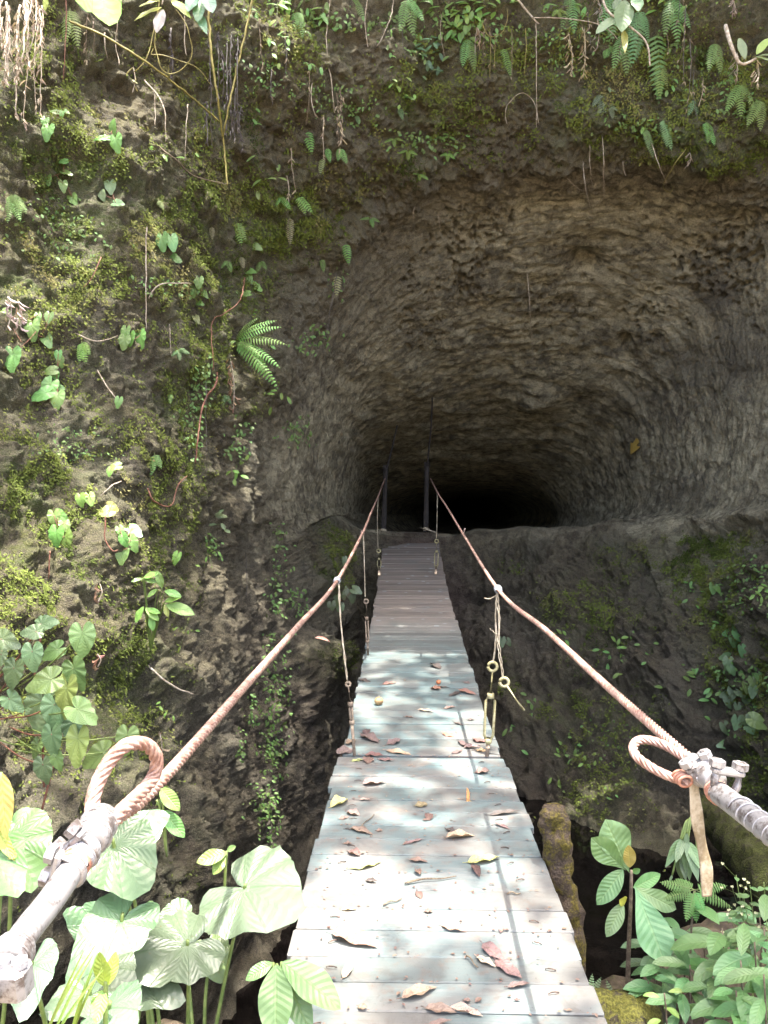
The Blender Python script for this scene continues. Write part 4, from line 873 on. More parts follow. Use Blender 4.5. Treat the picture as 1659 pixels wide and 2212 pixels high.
strip_plant('young_plant', 'young bright yellow green shoot with upright leaves among pale broad leaves', b6, [
    (228, 2132, 1.6, 214, 2062, 1.58, .42, YG, (0, -1, .3), .1, 'ell'), (232, 2130, 1.6, 250, 2058, 1.62, .4, YG, (.4, -1, .3), .1, 'ell'), (226, 2140, 1.6, 205, 2205, 1.55, .5, (.16, .29, .04), (0, -.8, .5), .3, 'ell'), (226, 2140, 1.6, 196, 2168, 1.58, .5, (.16, .28, .04), (0, -.8, .5), .3, 'ell'),
    (226, 2120, 1.6, 221, 2088, 1.6, .5, (.3, .38, .05), (0, -1, .2), .2, 'ell')], 'broad leaved plants at the bottom left', 'leaf', trunk=[(228, 2220, 1.6), (229, 2128, 1.6)])
b7 = ground(P(-60, 2300, 1.7).x, 1.7)
strip_plant('yellowing_plant', 'long hanging yellowish leaves at the far left edge', b7, [(2, 1668, 1.75, 12, 1812, 1.72, .30, (.30, .27, .05), (.5, -1, .2), .15, 'lanc'), (-6, 1790, 1.75, 28, 1858, 1.72, .32, (.28, .33, .05), (.2, -1, .3), .2, 'lanc'), (8, 1830, 1.76, 30, 1850, 1.72, .45, (.34, .40, .09), (0, -1, .3), .2, 'ell')], 'broad leaved plants at the bottom left')
strip_plant('climbing_plant', 'glossy pointed leaves just right of the left rope loop', P(360, 1850, 2.5), [
    (346, 1700, 2.5, 385, 1748, 2.46, .48, (.12, .25, .04), (.1, -.8, .5), .3, 'ell'), (352, 1750, 2.5, 396, 1806, 2.46, .44, (.09, .20, .04), (.1, -.8, .5), .3, 'ell'), (350, 1748, 2.5, 338, 1790, 2.46, .4, MG, (0, -.8, .5), .3, 'ell'), (338, 1728, 2.5, 352, 1742, 2.5, .6, MG, (0, -.8, .5), .3, 'ell')], 'broad leaved plants at the bottom left', 'glossy_leaf')
strip_plant('young_plant', 'two bright green leaves behind the broad round leaf beside the deck', P(480, 2100, 2.7), [
    (490, 1842, 2.7, 426, 1860, 2.66, .5, (.13, .26, .04), (-.1, -.7, .6), .2, 'ell'), (487, 1850, 2.7, 460, 1887, 2.66, .6, (.14, .28, .04), (0, -.7, .6), .2, 'ell'), (490, 1838, 2.7, 508, 1828, 2.7, .6, MG, (0, -.7, .6), .2, 'ell')], 'broad leaved plants at the bottom left')
# grass blades in the corner
for k, (x, y, h_, lean) in enumerate(((100, 2212, 170, 60), (150, 2212, 130, 40))):
    mb = MB(); d_ = 1.55 + .04 * k
    for j in range(4):
        r2 = random.Random(k * 9 + j); a = P(x + r2.uniform(-14, 14), y + 40, d_); b = P(x + lean * r2.uniform(.5, 1.3), y - h_ * r2.uniform(.55, 1), d_ - .05)
        leaf(mb, a, b - a, V((r2.uniform(-.6, .6), -1, .3)), (b - a).length, .006, r2.uniform(.1, .6), .3, 'lanc', 10, cross=(-1, 0, 1))
    reg(mb.build('grass_clump', M['small_leaf'], origin=P(x, y + 40, d_), color=(.20, .30, .05)), 'thin bright grass clump', 'grass clump', 'grass at the bottom left corner', x, 2100, 'in front of the pale broad leaves')

# ------------------------------------------------------------------ right bank plants
RB = 'plants on the right bank beside the deck'
b = ground(P(1357, 2110, 3.0).x, 3.0)
strip_plant('large_leaved_sapling', 'sapling with big paddle leaves on a dark stem beside the stream', b, [
    (1360, 1886, 3.0, 1312, 1775, 3.02, .62, (.105, .215, .07), (.1, -1, .3), .12, 'obl'), (1352, 1880, 3.0, 1282, 1815, 2.98, .52, (.10, .21, .06), (-.2, -1, .3), .15, 'obl'), (1346, 1878, 3.0, 1292, 1952, 2.94, .44, (.07, .16, .045), (-.3, -.9, .3), .25, 'ell'),
    (1370, 1912, 2.98, 1438, 2078, 2.82, .50, (.09, .19, .07), (.1, -1, .25), .12, 'obl'), (1346, 1950, 2.98, 1312, 2022, 2.92, .42, (.11, .20, .07), (-.2, -.9, .3), .2, 'ell'), (1366, 1915, 3.0, 1462, 1962, 2.96, .42, (.13, .22, .08), (.2, -.9, .5), .2, 'obl'),
    (1368, 1918, 3.02, 1428, 1888, 3.05, .4, MG, (.1, -.9, .5), .2, 'ell'), (1361, 1874, 2.99, 1358, 1828, 2.98, .55, (.27, .22, .03), (0, -1, .2), .1, 'ell'), (1352, 1948, 2.99, 1340, 1945, 2.95, .7, (.42, .42, .03), (0, -1, .2), .1, 'ell'), (1366, 1885, 3.0, 1382, 1878, 2.98, .6, MG, (0, -1, .3), .1, 'ell')],
    RB, 'glossy_leaf', 'twig', trunk=[(1357, 2080, 3.0), (1362, 1960, 3.0), (1364, 1880, 3.0)], sr=.006)
mb_lv = [(1470, 1812, 3.1, 1441, 1872, 3.05), (1474, 1814, 3.1, 1462, 1860, 3.02), (1478, 1812, 3.1, 1492, 1902, 3.05), (1482, 1815, 3.1, 1511, 1900, 3.0), (1486, 1818, 3.1, 1518, 1880, 3.0), (1472, 1850, 3.1, 1482, 1902, 3.05), (1452, 1890, 3.1, 1446, 1905, 3.08), (1484, 1800, 3.1, 1480, 1845, 3.08), (1505, 1838, 3.1, 1532, 1900, 3.05), (1465, 1852, 3.1, 1476, 1905, 3.12)]
strip_plant('drooping_plant', 'drooping narrow grey green leaves hanging before the dark water', P(1500, 1770, 3.15), [q + (.30, (.085, .135, .06) if i % 2 else (.11, .185, .075), (random.uniform(-.3, .3), -1, .25), .2, 'lanc') for i, q in enumerate(mb_lv)], RB)
o = empty('pinnate_plant', P(1498, 1935, 2.85)); tag(o, 'bright feathery leaflet fronds behind the hanging strap', 'plant', RB)
for (tx_, ty_, dd) in ((1432, 1902, .02), (1438, 1938, 0), (1486, 1985, -.06), (1522, 1968, -.05), (1574, 1908, .03), (1588, 1955, 0), (1508, 1990, -.05), (1460, 1895, .05)):
    a, b = P(1500, 1922, 2.88), P(tx_, ty_, 2.88 + dd); mb = MB(); frond(mb, a, b - a, V((0, -.7, .7)), (b - a).length * 1.05, .055, 11, .35, gap=.72, sw=.0014); mb.build('frond', [M['fern_leaf'], M['stem_green']], o, color=(.085, .23, .05))
mb = MB(); tube(mb, catmull([ground(P(1490, 2130, 2.9).x, 2.9), P(1492, 2040, 2.9), P(1500, 1922, 2.88)], 5), .004, 6); mb.build('stem', M['twig'], o)
def rosette(px_, py_, d_, n, L, col, desc, zone, base_y=None, wr=.36, mat='leaf', pf='ell', up=.35, stemh=None):
    top = P(px_, py_, d_); g = ground(top.x, top.y); r2 = random.Random(int(px_ * 3 + py_)); mb = MB()
    if (top - g).length > .02: tube(mb, catmull([g, g + (top - g) * .6 + V((.01, 0, 0)), top], 4), .004, 6, 1, r1=.0025)
    a0 = r2.uniform(0, 6)
    for i in range(n):
        a = a0 + i * 2.4; lv = i / n; q = top - Z_ * (lv * .35 * (top - g).length)
        ax = V((math.cos(a), math.sin(a) * .8 - .15, up + r2.uniform(-.3, .2) - lv * .3)); l = L * r2.uniform(.75, 1.15)
        leaf(mb, q + ax.normalized() * .015, ax, V((0, -.35, 1)), l, l * wr * r2.uniform(.85, 1.15), r2.uniform(.4, 1.0), .2, pf, 9, wav=.06)
    o = mb.build('leafy_plant', [M[mat], M['twig']], origin=g, color=col)
    return reg(o, desc, 'plant', RB, px_, py_, zone)
RZ = 'on the right bank'
for args in ((1560, 2005, 2.75, 9, .17, (.085, .20, .06), 'tall dark stemmed plant with long leaves', RZ), (1630, 2035, 2.6, 8, .16, (.075, .185, .065), 'broad green leafy plant', RZ), (1600, 2075, 2.5, 8, .14, (.085, .20, .06), 'broad green leafy plant', RZ),
             (1490, 2085, 2.75, 8, .13, (.07, .17, .055), 'mid green leafy plant', RZ), (1430, 2080, 2.85, 7, .12, (.075, .17, .06), 'mid green leafy plant', RZ), (1650, 2105, 2.4, 8, .14, (.08, .20, .06), 'broad green leafy plant', RZ),
             (1540, 2110, 2.6, 8, .11, (.075, .18, .055), 'mid green leafy plant', RZ), (1590, 2140, 2.45, 7, .10, (.09, .21, .055), 'mid green leafy plant', RZ), (1470, 2130, 2.7, 7, .10, (.06, .15, .05), 'low dark green plant', RZ), (1400, 2120, 2.85, 6, .09, (.07, .16, .05), 'low dark green plant', RZ),
             (1520, 2040, 2.9, 8, .13, (.07, .175, .06), 'mid green leafy plant', RZ), (1640, 1975, 2.9, 8, .12, (.08, .18, .07), 'small leafed upright plant', RZ), (1410, 2040, 3.05, 7, .12, (.085, .17, .075), 'mid green leafy plant', RZ), (1600, 1985, 3.0, 7, .10, (.085, .19, .06), 'small leafed upright plant', RZ),
             (1435, 2145, 2.65, 5, .07, (.14, .28, .05), 'tiny bright sprout', 'on the mossy ground by the boulder'), (1650, 2000, 2.7, 8, .13, (.09, .21, .07), 'broad green leafy plant', RZ), (1475, 2010, 3.0, 7, .12, (.075, .17, .06), 'mid green leafy plant', RZ)): rosette(*args)
for (x, y, d_, n, sz) in ((1275, 2030, 3.1, 7, .07), (1310, 2070, 2.95, 8, .09), (1330, 2035, 3.1, 6, .07), (1290, 2100, 2.85, 9, .10), (1265, 2060, 3.05, 6, .06), (1520, 2155, 2.5, 6, .08), (1375, 2085, 2.95, 7, .08)):
    q = ground(P(x, y, d_).x, d_); mb = MB(); r2 = random.Random(x)
    for i in range(n):
        a = i * 2.4 + r2.random(); frond(mb, q + V((0, 0, .01)), V((math.cos(a) * .7, math.sin(a) * .5 - .2, r2.uniform(.6, 1.2))), V((0, -.5, .8)), sz * r2.uniform(1, 1.6), sz * .5, 8, .7)
    reg(mb.build('spikemoss_clump', [M['fern_leaf'], M['stem_green']], origin=q, color=(.13, .22, .12)), 'pale feathery spikemoss clump', 'fern', 'spikemoss clumps', x, y, 'near the foot of the mossy post')
for k, (x, y) in enumerate(((1590, 1890), (1620, 1912), (1605, 1930), (1650, 1905))):
    mb = MB(); r2 = random.Random(k + 40); g = ground(P(1600 + k * 10, 2060, 2.8).x, 2.8); tp = P(x, y, 2.85)
    tube(mb, catmull([g, g + (tp - g) * .5 + V((.03, 0, .02)), tp], 6), .0016, 5, 1)
    for j in range(9):
        s_ = g + (tp - g) * r2.uniform(.6, 1.0); e = s_ + V((r2.uniform(-.07, .07), r2.uniform(-.04, .04), r2.uniform(.0, .06))); tube(mb, [s_, e], .0009, 4, 1)
        for m in range(5):
            u = V((r2.uniform(-1, 1), r2.uniform(-1, .3), r2.uniform(-.3, 1))); leaf(mb, e, u, V((0, -1, .5)), .007, .006, .2, .2, 'ell', 3, mi=2, cross=(-1, 0, 1))
        leaf(mb, s_, V((r2.uniform(-1, 1), -.5, .2)), V((0, -.5, 1)), .04, .018, .5, .2, 'ell', 5, mi=0)
    reg(mb.build('flowering_weed', [M['small_leaf'], M['stem_green'], M['flower']], origin=g, color=(.10, .19, .06)), 'weed with tiny cream flowers', 'weed', 'flowering weeds at right', x, y, 'below the white sleeve on the right')
# fallen leaves on the right bank
for x, y, ln, colk in ((1442, 2130, 40, 'tanbrown'), (1520, 2150, 44, 'brown'), (1478, 2165, 38, 'brown'), (1500, 2140, 26, 'rust'), (1462, 2185, 40, 'dark'), (1395, 2105, 26, 'tan'), (1560, 2170, 30, 'brown')):
    d0 = ray(x, y); loc, nr, _, _ = bankbv.ray_cast(CAM, d0, 20)
    if loc is None: continue
    L = ln * loc.y / F; mb = MB(); a = random.uniform(0, 6); leaf(mb, loc + Z_ * .03, V((math.cos(a), math.sin(a), .1)), Z_, L, L * .4, .3, .3, 'lanc', 8, curl=.5)
    reg(mb.build('fallen_leaf', M['dead_leaf'], origin=loc, color=DCOL[colk]), f'{DNAME[colk]} dead leaf', 'fallen leaf', 'fallen leaves on the right bank', x, y, 'on the earth right of the mossy boulder')

# ------------------------------------------------------------------ plants on the cliff
LG = (.10, .21, .04); BG = (.16, .30, .045); PG = (.14, .20, .09)
def wall_frame(px_, py_):
    lo, nr = hit(px_, py_); n2 = (nr * .55 + (CAM - lo).normalized() * .75).normalized(); return lo, n2, mpp(lo)
def heart_climber(px_, py_, spots, col, desc, zone=None, group='heart leaved climbers on the cliff', name='climbing_plant', stem='stem_red', wf=0.92, parts=False):
    """spots: dx, dy, length in picture pixels, direction of the tip in degrees (0 right, 90 down)"""
    lo, n, k = wall_frame(px_, py_); r2 = random.Random(int(px_ * 5 + py_)); mb = MB(); prev = lo
    for dx, dy, ln, an in spots:
        q, qn, kk = wall_frame(px_ + dx, py_ + dy); q = P(px_ + dx, py_ + dy, q.y) + qn * .05 if abs(q.y - lo.y) < .5 else P(px_ + dx, py_ + dy, lo.y - .05)
        a = math.radians(an); ax = X_ * math.cos(a) - Z_ * math.sin(a) + V((0, -.25, 0)); nn = V((r2.uniform(-.3, .3), -.8, r2.uniform(.3, .7)))
        L = ln * kk; b_ = q - ax.normalized() * L * .35
        heart(mb, b_, ax, nn, L * .95, wf * r2.uniform(.9, 1.1), .14, r2.uniform(.1, .4), na=26, nr=5)
        tube(mb, catmull([prev + (q - prev) * .1, (prev + b_) / 2 - Z_ * .01 + qn * .01, b_], 4), .0022, 5, 1); prev = lo + (q - lo) * .5
    o = mb.build(name, [M['round_leaf'], M[stem]], origin=lo, color=col)
    return reg(o, desc, 'climbing plant', group, px_, py_, zone)
D = 90
H1 = [
 (233, 295, [(-18, 2, 28, 175), (9, -18, 30, -80), (10, 14, 36, 80)], (.12, .25, .05), 'three leaved bright green climber'), (100, 290, [(0, 2, 34, 100)], LG, 'single heart leaf climber'), (130, 245, [(-14, 0, 16, 190), (8, 0, 20, 10), (-36, 22, 20, 100), (0, 10, 14, 90)], LG, 'small climber'),
 (140, 360, [(-5, -8, 18, 170), (8, 12, 24, 20), (-35, 28, 24, 70), (0, 45, 24, 80), (18, 70, 26, 60)], LG, 'straggling climber with small heart leaves'), (245, 420, [(-5, -10, 28, 80), (13, 25, 24, 10), (-26, 3, 22, 70)], (.12, .21, .08), 'pale heart leaf climber'), (355, 528, [(-8, 0, 36, 85), (16, -4, 34, 75), (15, 24, 36, 20)], (.09, .21, .05), 'three leaved veined climber'), (553, 538, [(0, 0, 22, 20)], LG, 'single leaf climber'),
 (425, 620, [(-9, 8, 24, 95), (2, -10, 24, 90), (14, 12, 18, 50), (3, 30, 18, 20)], LG, 'small climber'), (538, 605, [(0, -22, 26, 5), (-3, -2, 30, 60), (14, 14, 32, 30), (-10, 32, 22, 170)], (.11, .25, .05), 'four leaved bright climber'), (425, 690, [(0, 0, 18, 60)], (.20, .26, .08), 'single yellowish leaf'),
 (75, 715, [(-5, 0, 40, 85), (24, 18, 32, 60), (28, -28, 22, 95), (-58, 60, 48, 88), (-65, -42, 22, 20), (8, -22, 18, 80)], (.12, .25, .06), 'large leaved climber'), (280, 735, [(-8, -15, 26, 100), (-14, 5, 30, 95), (0, -2, 30, 90), (18, 2, 36, 85)], (.10, .23, .04), 'glossy four leaved climber'),
 (120, 820, [(-14, -18, 28, 170), (-38, 30, 44, 155), (-18, 22, 42, 115), (10, 20, 22, 10), (6, 55, 38, 90), (8, -50, 20, 90), (15, -36, 22, 80), (0, -8, 20, 80)], (.10, .22, .05), 'hanging climber'), (257, 876, [(0, 0, 22, 100)], LG, 'single heart leaf climber'),
 (240, 1015, [(8, -6, 24, 170), (-6, 12, 18, 100)], BG, 'two leaved bright climber'), (185, 1082, [(-10, 0, 26, 80), (10, -2, 26, 70)], BG, 'two leaved bright climber'), (230, 1102, [(-8, 0, 34, 170), (14, -2, 28, 20)], (.26, .28, .06), 'yellowing leaf climber'),
 (128, 1145, [(-12, -18, 34, 80), (8, -25, 30, 30), (10, -5, 26, 60), (-6, 20, 40, 95), (8, 28, 42, 85)], (.11, .24, .04), 'bright drooping climber'), (272, 1180, [(-10, -30, 22, 60), (14, -30, 34, 30), (-8, -8, 26, 70), (12, 2, 34, 60), (-10, 24, 38, 90)], (.11, .25, .045), 'glossy yellow tipped climber'), (378, 1210, [(0, 0, 26, 110)], BG, 'single leaf climber'),
 (1585, 1375, [(-12, -5, 26, 170), (8, -8, 26, 80), (2, 8, 24, 90), (16, 0, 24, 60)], (.085, .19, .05), 'dark green four leaved climber'), (1575, 1425, [(-10, -2, 24, 170), (30, -14, 26, 80), (-4, 14, 26, 100), (8, 22, 20, 60)], (.085, .17, .06), 'heart leaved climber'),
 (1585, 1500, [(-20, 0, 22, 170), (0, 0, 24, 90), (18, -6, 22, 30), (-8, 22, 26, 80), (28, 18, 26, 60), (40, -5, 24, 100), (12, 30, 18, 90)], (.10, .16, .07), 'dull green spreading climber'), (1590, 1570, [(-22, 5, 26, 70), (0, 0, 30, 100), (24, -8, 24, 80), (42, 10, 32, 30)], (.10, .17, .07), 'pointed leaf climber'), (1560, 1608, [(0, 0, 24, 175)], (.12, .22, .07), 'single leaf climber'), (1545, 1275, [(-5, 0, 22, 90), (8, -3, 18, 60)], LG, 'small climber'), (1648, 1475, [(-18, 5, 30, 70), (-38, 12, 24, 80), (0, -5, 30, 60)], (.13, .22, .06), 'pale heart leaf climber'),
 (1645, 1560, [(0, 0, 38, 30)], (.12, .23, .06), 'single bright leaf'), (1100, 1388, [(-15, 0, 20, 90), (0, 0, 16, 60)], (.10, .15, .06), 'small dull climber'), (742, 1290, [(-18, 10, 26, 95), (0, -6, 24, 85), (18, 2, 26, 80), (-30, 24, 22, 90), (30, -14, 20, 20), (-8, 30, 22, 95)], (.10, .14, .055), 'dull leaved climber'), (740, 1215, [(0, 0, 18, 90)], (.09, .13, .055), 'small dull climber'),
]
for px_, py_, sp_, col, ds in H1: heart_climber(px_, py_, sp_, col, ds)
# the big leaved climber at the left edge: leaves as parts
o = empty('large_climber', hit(90, 1450)[0]); tag(o, 'big climbing plant with many heart shaped leaves at the left edge', 'climbing plant', 'heart leaved climbers on the cliff')
prev = None; q0 = hit(75, 1480)[0]; stem_pts = []
for i, (x, y, ln, an, c) in enumerate([(105, 1345, 46, -10, 0), (62, 1366, 40, 175, 0), (20, 1388, 52, 20, 0), (70, 1428, 52, 85, 0), (107, 1412, 46, 150, 1), (178, 1393, 62, 85, 1), (25, 1465, 56, 100, 0), (85, 1477, 66, 160, 1), (165, 1466, 60, 70, 1), (140, 1517, 76, 92, 2), (32, 1522, 46, 40, 0), (186, 1545, 62, 30, 1), (85, 1545, 80, 95, 0), (118, 1548, 64, 85, 0), (112, 1610, 58, 85, 0), (165, 1625, 74, 92, 2), (75, 1622, 36, 110, 1), (95, 1672, 50, 80, 0), (125, 1650, 38, 70, 1), (2, 1425, 30, 90, 0), (160, 1585, 60, 80, 3), (200, 1640, 62, 150, 1), (272, 1610, 54, 95, 1)]):
    col = [(.085, .15, .058), (.11, .22, .055), (.16, .26, .05), (.045, .10, .04)][c]; d_ = 3.55 - .12 * (i % 4) + (.4 if i > 20 else 0)
    q = P(x, y, d_); a = math.radians(an); ax = X_ * math.cos(a) - Z_ * math.sin(a) + V((0, -.2, 0)); L = ln * d_ / F; b_ = q - ax.normalized() * L * .4
    mb = MB(); heart(mb, b_, ax, V((random.uniform(-.25, .35), -.85, random.uniform(.25, .6))), L * .95, 0.95 if c != 2 else .75, .12, random.uniform(.1, .35)); mb.build('leaf', M['round_leaf'], o, color=col)
    an_ = q0 + (q - q0) * .45; an_.y = 3.62
    mb = MB(); tube(mb, catmull([an_, (an_ + b_) / 2 - Z_ * .02, b_], 4), .0035, 6); mb.build('stem', M['stem_red' if c == 0 else 'stem_green'], o)
for pts in ([(95, 1345), (80, 1420), (75, 1480), (90, 1560), (95, 1700)], [(120, 1500), (130, 1580), (88, 1760)]):
    mb = MB(); tube(mb, catmull([P(x, y, 3.63) for x, y in pts], 6), .0055, 7); mb.build('stem', M['stem_red'], o)

# pointed leaved shrub on the left wall
lo = hit(325, 1410)[0]; d_ = lo.y - .15
strip_plant('wall_shrub', 'glossy pointed leaved shrub on thin stems in the middle of the left wall', lo, [(x0, y0, d_, x1, y1, d_ - .03, .42, c, (random.uniform(-.2, .2), -.7, .6), .3, 'ell') for x0, y0, x1, y1, c in (
    (308, 1250, 283, 1254, MG), (310, 1248, 338, 1236, BG), (312, 1250, 336, 1256, MG), (350, 1270, 340, 1234, (.12, .26, .05)), (340, 1272, 318, 1288, BG), (356, 1276, 390, 1286, (.12, .27, .05)), (356, 1300, 388, 1286, BG), (358, 1306, 418, 1322, (.15, .30, .06)), (356, 1306, 362, 1332, (.26, .32, .07)), (310, 1310, 290, 1344, BG), (314, 1312, 342, 1338, BG), (326, 1328, 330, 1362, (.13, .28, .04)), (318, 1316, 344, 1322, BG))],
    'shrubs on the cliff', 'glossy_leaf', 'stem_green', sr=.0035)

# ferns
def fern(px_, py_, fr, col, desc, zone=None, w=.34, name='fern', parts=False, group='small ferns on the cliff', pairs=12, dl=.06):
    """fr: tip offsets in picture pixels"""
    lo, n, k = wall_frame(px_, py_); mb = MB(); b_ = lo + n * .03; o = None
    if parts: o = empty(name, lo)
    for dx, dy in fr:
        tip = P(px_ + dx, py_ + dy, b_.y - dl); ax = tip - b_; L = ax.length
        if parts:
            m2_ = MB(); frond(m2_, b_, ax + V((0, -.04, L * .25)), V((0, -.8, .6)), L * 1.12, L * w, pairs, .9, gap=.50, sw=.003); m2_.build('frond', [M['fern_leaf'], M['stem_green']], o, color=col)
        else: frond(mb, b_, ax + V((0, -.03, L * .1)), V((0, -.8, .6)), L * 1.05, L * w, pairs, .5)
    if not parts: o = mb.build(name, [M['fern_leaf'], M['stem_green']], origin=lo, color=col)
    return reg(o, desc, 'fern', group, px_, py_, zone)
FG = (.115, .26, .05); FP = (.25, .24, .13); FB = (.085, .19, .065)
fern(508, 738, [(86, -6), (70, -40), (60, -52), (75, 40), (64, 66), (72, 80), (20, -50), (-12, -4), (40, 20)], (.12, .28, .05), 'large bright green fern', 'hanging from the left wall beside the cave', 0.30, 'large_fern', True, pairs=16, dl=.25)
for px_, py_, fr, col, ds in [
 (663, 280, [(10, 45)], FG, 'narrow green fern'), (708, 315, [(5, 32)], FG, 'narrow green fern'), (735, 315, [(-5, 30), (14, 34)], FG, 'two frond fern'), (695, 340, [(-4, 32)], (.20, .24, .09), 'pale fern'), (640, 420, [(34, 34), (20, 38)], (.14, .30, .05), 'bright fern'), (628, 465, [(-3, 58)], FP, 'dry pale fern'), (508, 475, [(12, 48), (22, 40)], (.14, .28, .06), 'bright fern'), (455, 485, [(3, 30)], FP, 'dry pale fern'), (745, 520, [(8, 46)], FG, 'narrow green fern'), (545, 12, [(5, 44)], FG, 'narrow green fern'),
 (605, 425, [(-10, 18), (12, 10), (22, 24)], FG, 'small green fern'), (338, 430, [(16, 20)], (.15, .20, .06), 'small fern'), (1085, 98, [(20, 58)], (.12, .27, .05), 'feathery bright fern'), (1385, 20, [(-15, 105), (-5, 95), (20, 60), (-28, 60)], (.10, .23, .09), 'large pale hanging fern'), (1415, 60, [(20, 140)], (.10, .22, .06), 'long hanging fern'), (1425, 130, [(5, 70), (20, 50)], (.17, .26, .06), 'yellowish hanging fern'),
 (1500, 215, [(-12, 30), (8, 28)], (.13, .25, .12), 'pale green fern'), (1430, 255, [(15, 56), (25, 60)], (.13, .26, .10), 'pale green fern'), (1395, 275, [(20, 58), (8, 42)], (.13, .25, .09), 'pale green fern'), (1520, 262, [(22, 20), (10, 30)], FG, 'small green fern'), (1535, 280, [(10, 30), (-6, 26)], FG, 'small green fern'), (1575, 155, [(5, 25)], FG, 'small green fern'), (1300, 200, [(-20, 26), (12, 40), (2, 46)], (.14, .20, .13), 'greyish fern'), (1318, 95, [(-6, 26), (10, 22)], FG, 'small green fern'), (1318, 228, [(16, 10), (6, 26)], (.14, .2, .12), 'greyish fern'),
 (365, 845, [(3, 26)], FG, 'small green fern'), (330, 975, [(18, 34), (2, 40), (-6, 50)], (.11, .25, .06), 'bright fern'), (178, 735, [(-8, 44), (6, 46), (16, 28), (0, 40)], (.16, .30, .05), 'drooping bright fern'), (520, 550, [(6, 28)], FP, 'dry pale fern'), (695, 555, [(4, 30)], FG, 'narrow green fern'), (728, 588, [(-2, 48)], FP, 'dry pale fern'), (490, 560, [(10, 26), (-12, 18)], FG, 'small green fern'), (385, 755, [(-16, 14), (14, -4), (24, 6), (4, 22)], FB, 'dark small fern'), (460, 1110, [(30, 4), (18, -4)], (.17, .22, .10), 'pale fern'), (485, 850, [(14, 20), (-4, 26)], FB, 'dark small fern'),
 (800, 470, [(-22, 2), (20, 8), (6, 20)], FG, 'small green fern'), (850, 300, [(-20, 6), (22, 2), (2, 16)], BG, 'small bright fern'), (880, 325, [(-20, 4), (22, 8), (2, 20)], BG, 'small bright fern'), (905, 372, [(-14, 2), (20, 14), (2, 18)], BG, 'small bright fern'), (965, 330, [(-14, 6), (18, 12), (2, 18)], BG, 'small bright fern'), (970, 295, [(-20, 2), (14, 6)], FG, 'small green fern'), (560, 560, [(-6, 28), (16, 20)], FG, 'small green fern'), (1205, 20, [(20, 8), (-12, 14), (6, 18)], BG, 'small bright fern'),
 (860, 230, [(10, 26)], FB, 'dark small fern'), (880, 205, [(-12, 6), (16, 10)], FG, 'small green fern'), (770, 245, [(6, 22)], FB, 'dark small fern'), (1310, 105, [(-4, 20)], FG, 'small green fern')]:
    big = max(math.hypot(a, b) for a, b in fr) > 54
    fern(px_, py_, fr, col, ds, None, .46 if not big else .36, 'fern', False, pairs=8 if not big else 13)
for px_, py_, fr, col, ds in [(880, -6, [(-16, 62), (14, 70), (34, 40)], (.12, .26, .07), 'bright hanging fern'), (1320, -10, [(-20, 66), (8, 80), (30, 50)], (.12, .25, .09), 'bright hanging fern'), (1345, 70, [(-16, 66), (14, 76)], (.12, .26, .07), 'bright hanging fern'), (1455, -8, [(-14, 70), (16, 84), (40, 56)], (.11, .25, .07), 'bright hanging fern'), (1010, 80, [(-10, 52), (16, 58)], (.11, .24, .06), 'bright hanging fern'), (760, -8, [(-18, 50), (8, 62), (26, 40)], (.12, .25, .06), 'bright hanging fern'), (640, 20, [(-10, 56), (12, 50)], (.12, .25, .06), 'bright hanging fern'), (1600, 180, [(-26, 50), (6, 62), (32, 44)], (.16, .27, .06), 'yellowish hanging fern'), (1545, 90, [(-10, 52), (16, 56)], (.14, .25, .06), 'yellowish hanging fern'), (1640, 215, [(-20, 46), (8, 56)], (.16, .27, .06), 'yellowish hanging fern'), (20, 420, [(-8, 50), (18, 46), (30, 30)], (.14, .25, .06), 'bright hanging fern'), (150, 20, [(-14, 60), (12, 66)], (.15, .26, .06), 'bright hanging fern'), (1230, -8, [(-14, 56), (14, 64)], (.11, .24, .07), 'bright hanging fern')]:
    fern(px_, py_, fr, col, ds, None, .36, 'fern', False, pairs=13, group='hanging ferns along the top of the cliff', dl=.15)
# sprigs with small leaves
def sprig(px_, py_, n, ln, col, desc, zone=None, spread=16):
    lo, nr, k = wall_frame(px_, py_); r2 = random.Random(int(px_ * 11 + py_)); mb = MB()
    for i in range(n):
        dx, dy = r2.gauss(0, spread), r2.gauss(0, spread * 1.1); q, qn, kk = wall_frame(px_ + dx, py_ + dy)
        if abs(q.y - lo.y) > .6: continue
        q = q + qn * r2.uniform(.02, .06); a = r2.uniform(-.4, PI + .4)
        leaf(mb, q, X_ * math.cos(a) - Z_ * math.sin(a) + V((0, -.3, 0)), V((0, -.7, .7)), ln * kk * r2.uniform(.7, 1.2), ln * kk * .42, .4, .2, 'ell', 6)
        tube(mb, [lo + nr * .01, (lo + q) / 2 - Z_ * .01, q], .0014, 4, 1)
    return reg(mb.build('leafy_sprig', [M['small_leaf'], M['stem_green']], origin=lo, color=col), desc, 'sprig', 'leafy sprigs on the cliff', px_, py_, zone)
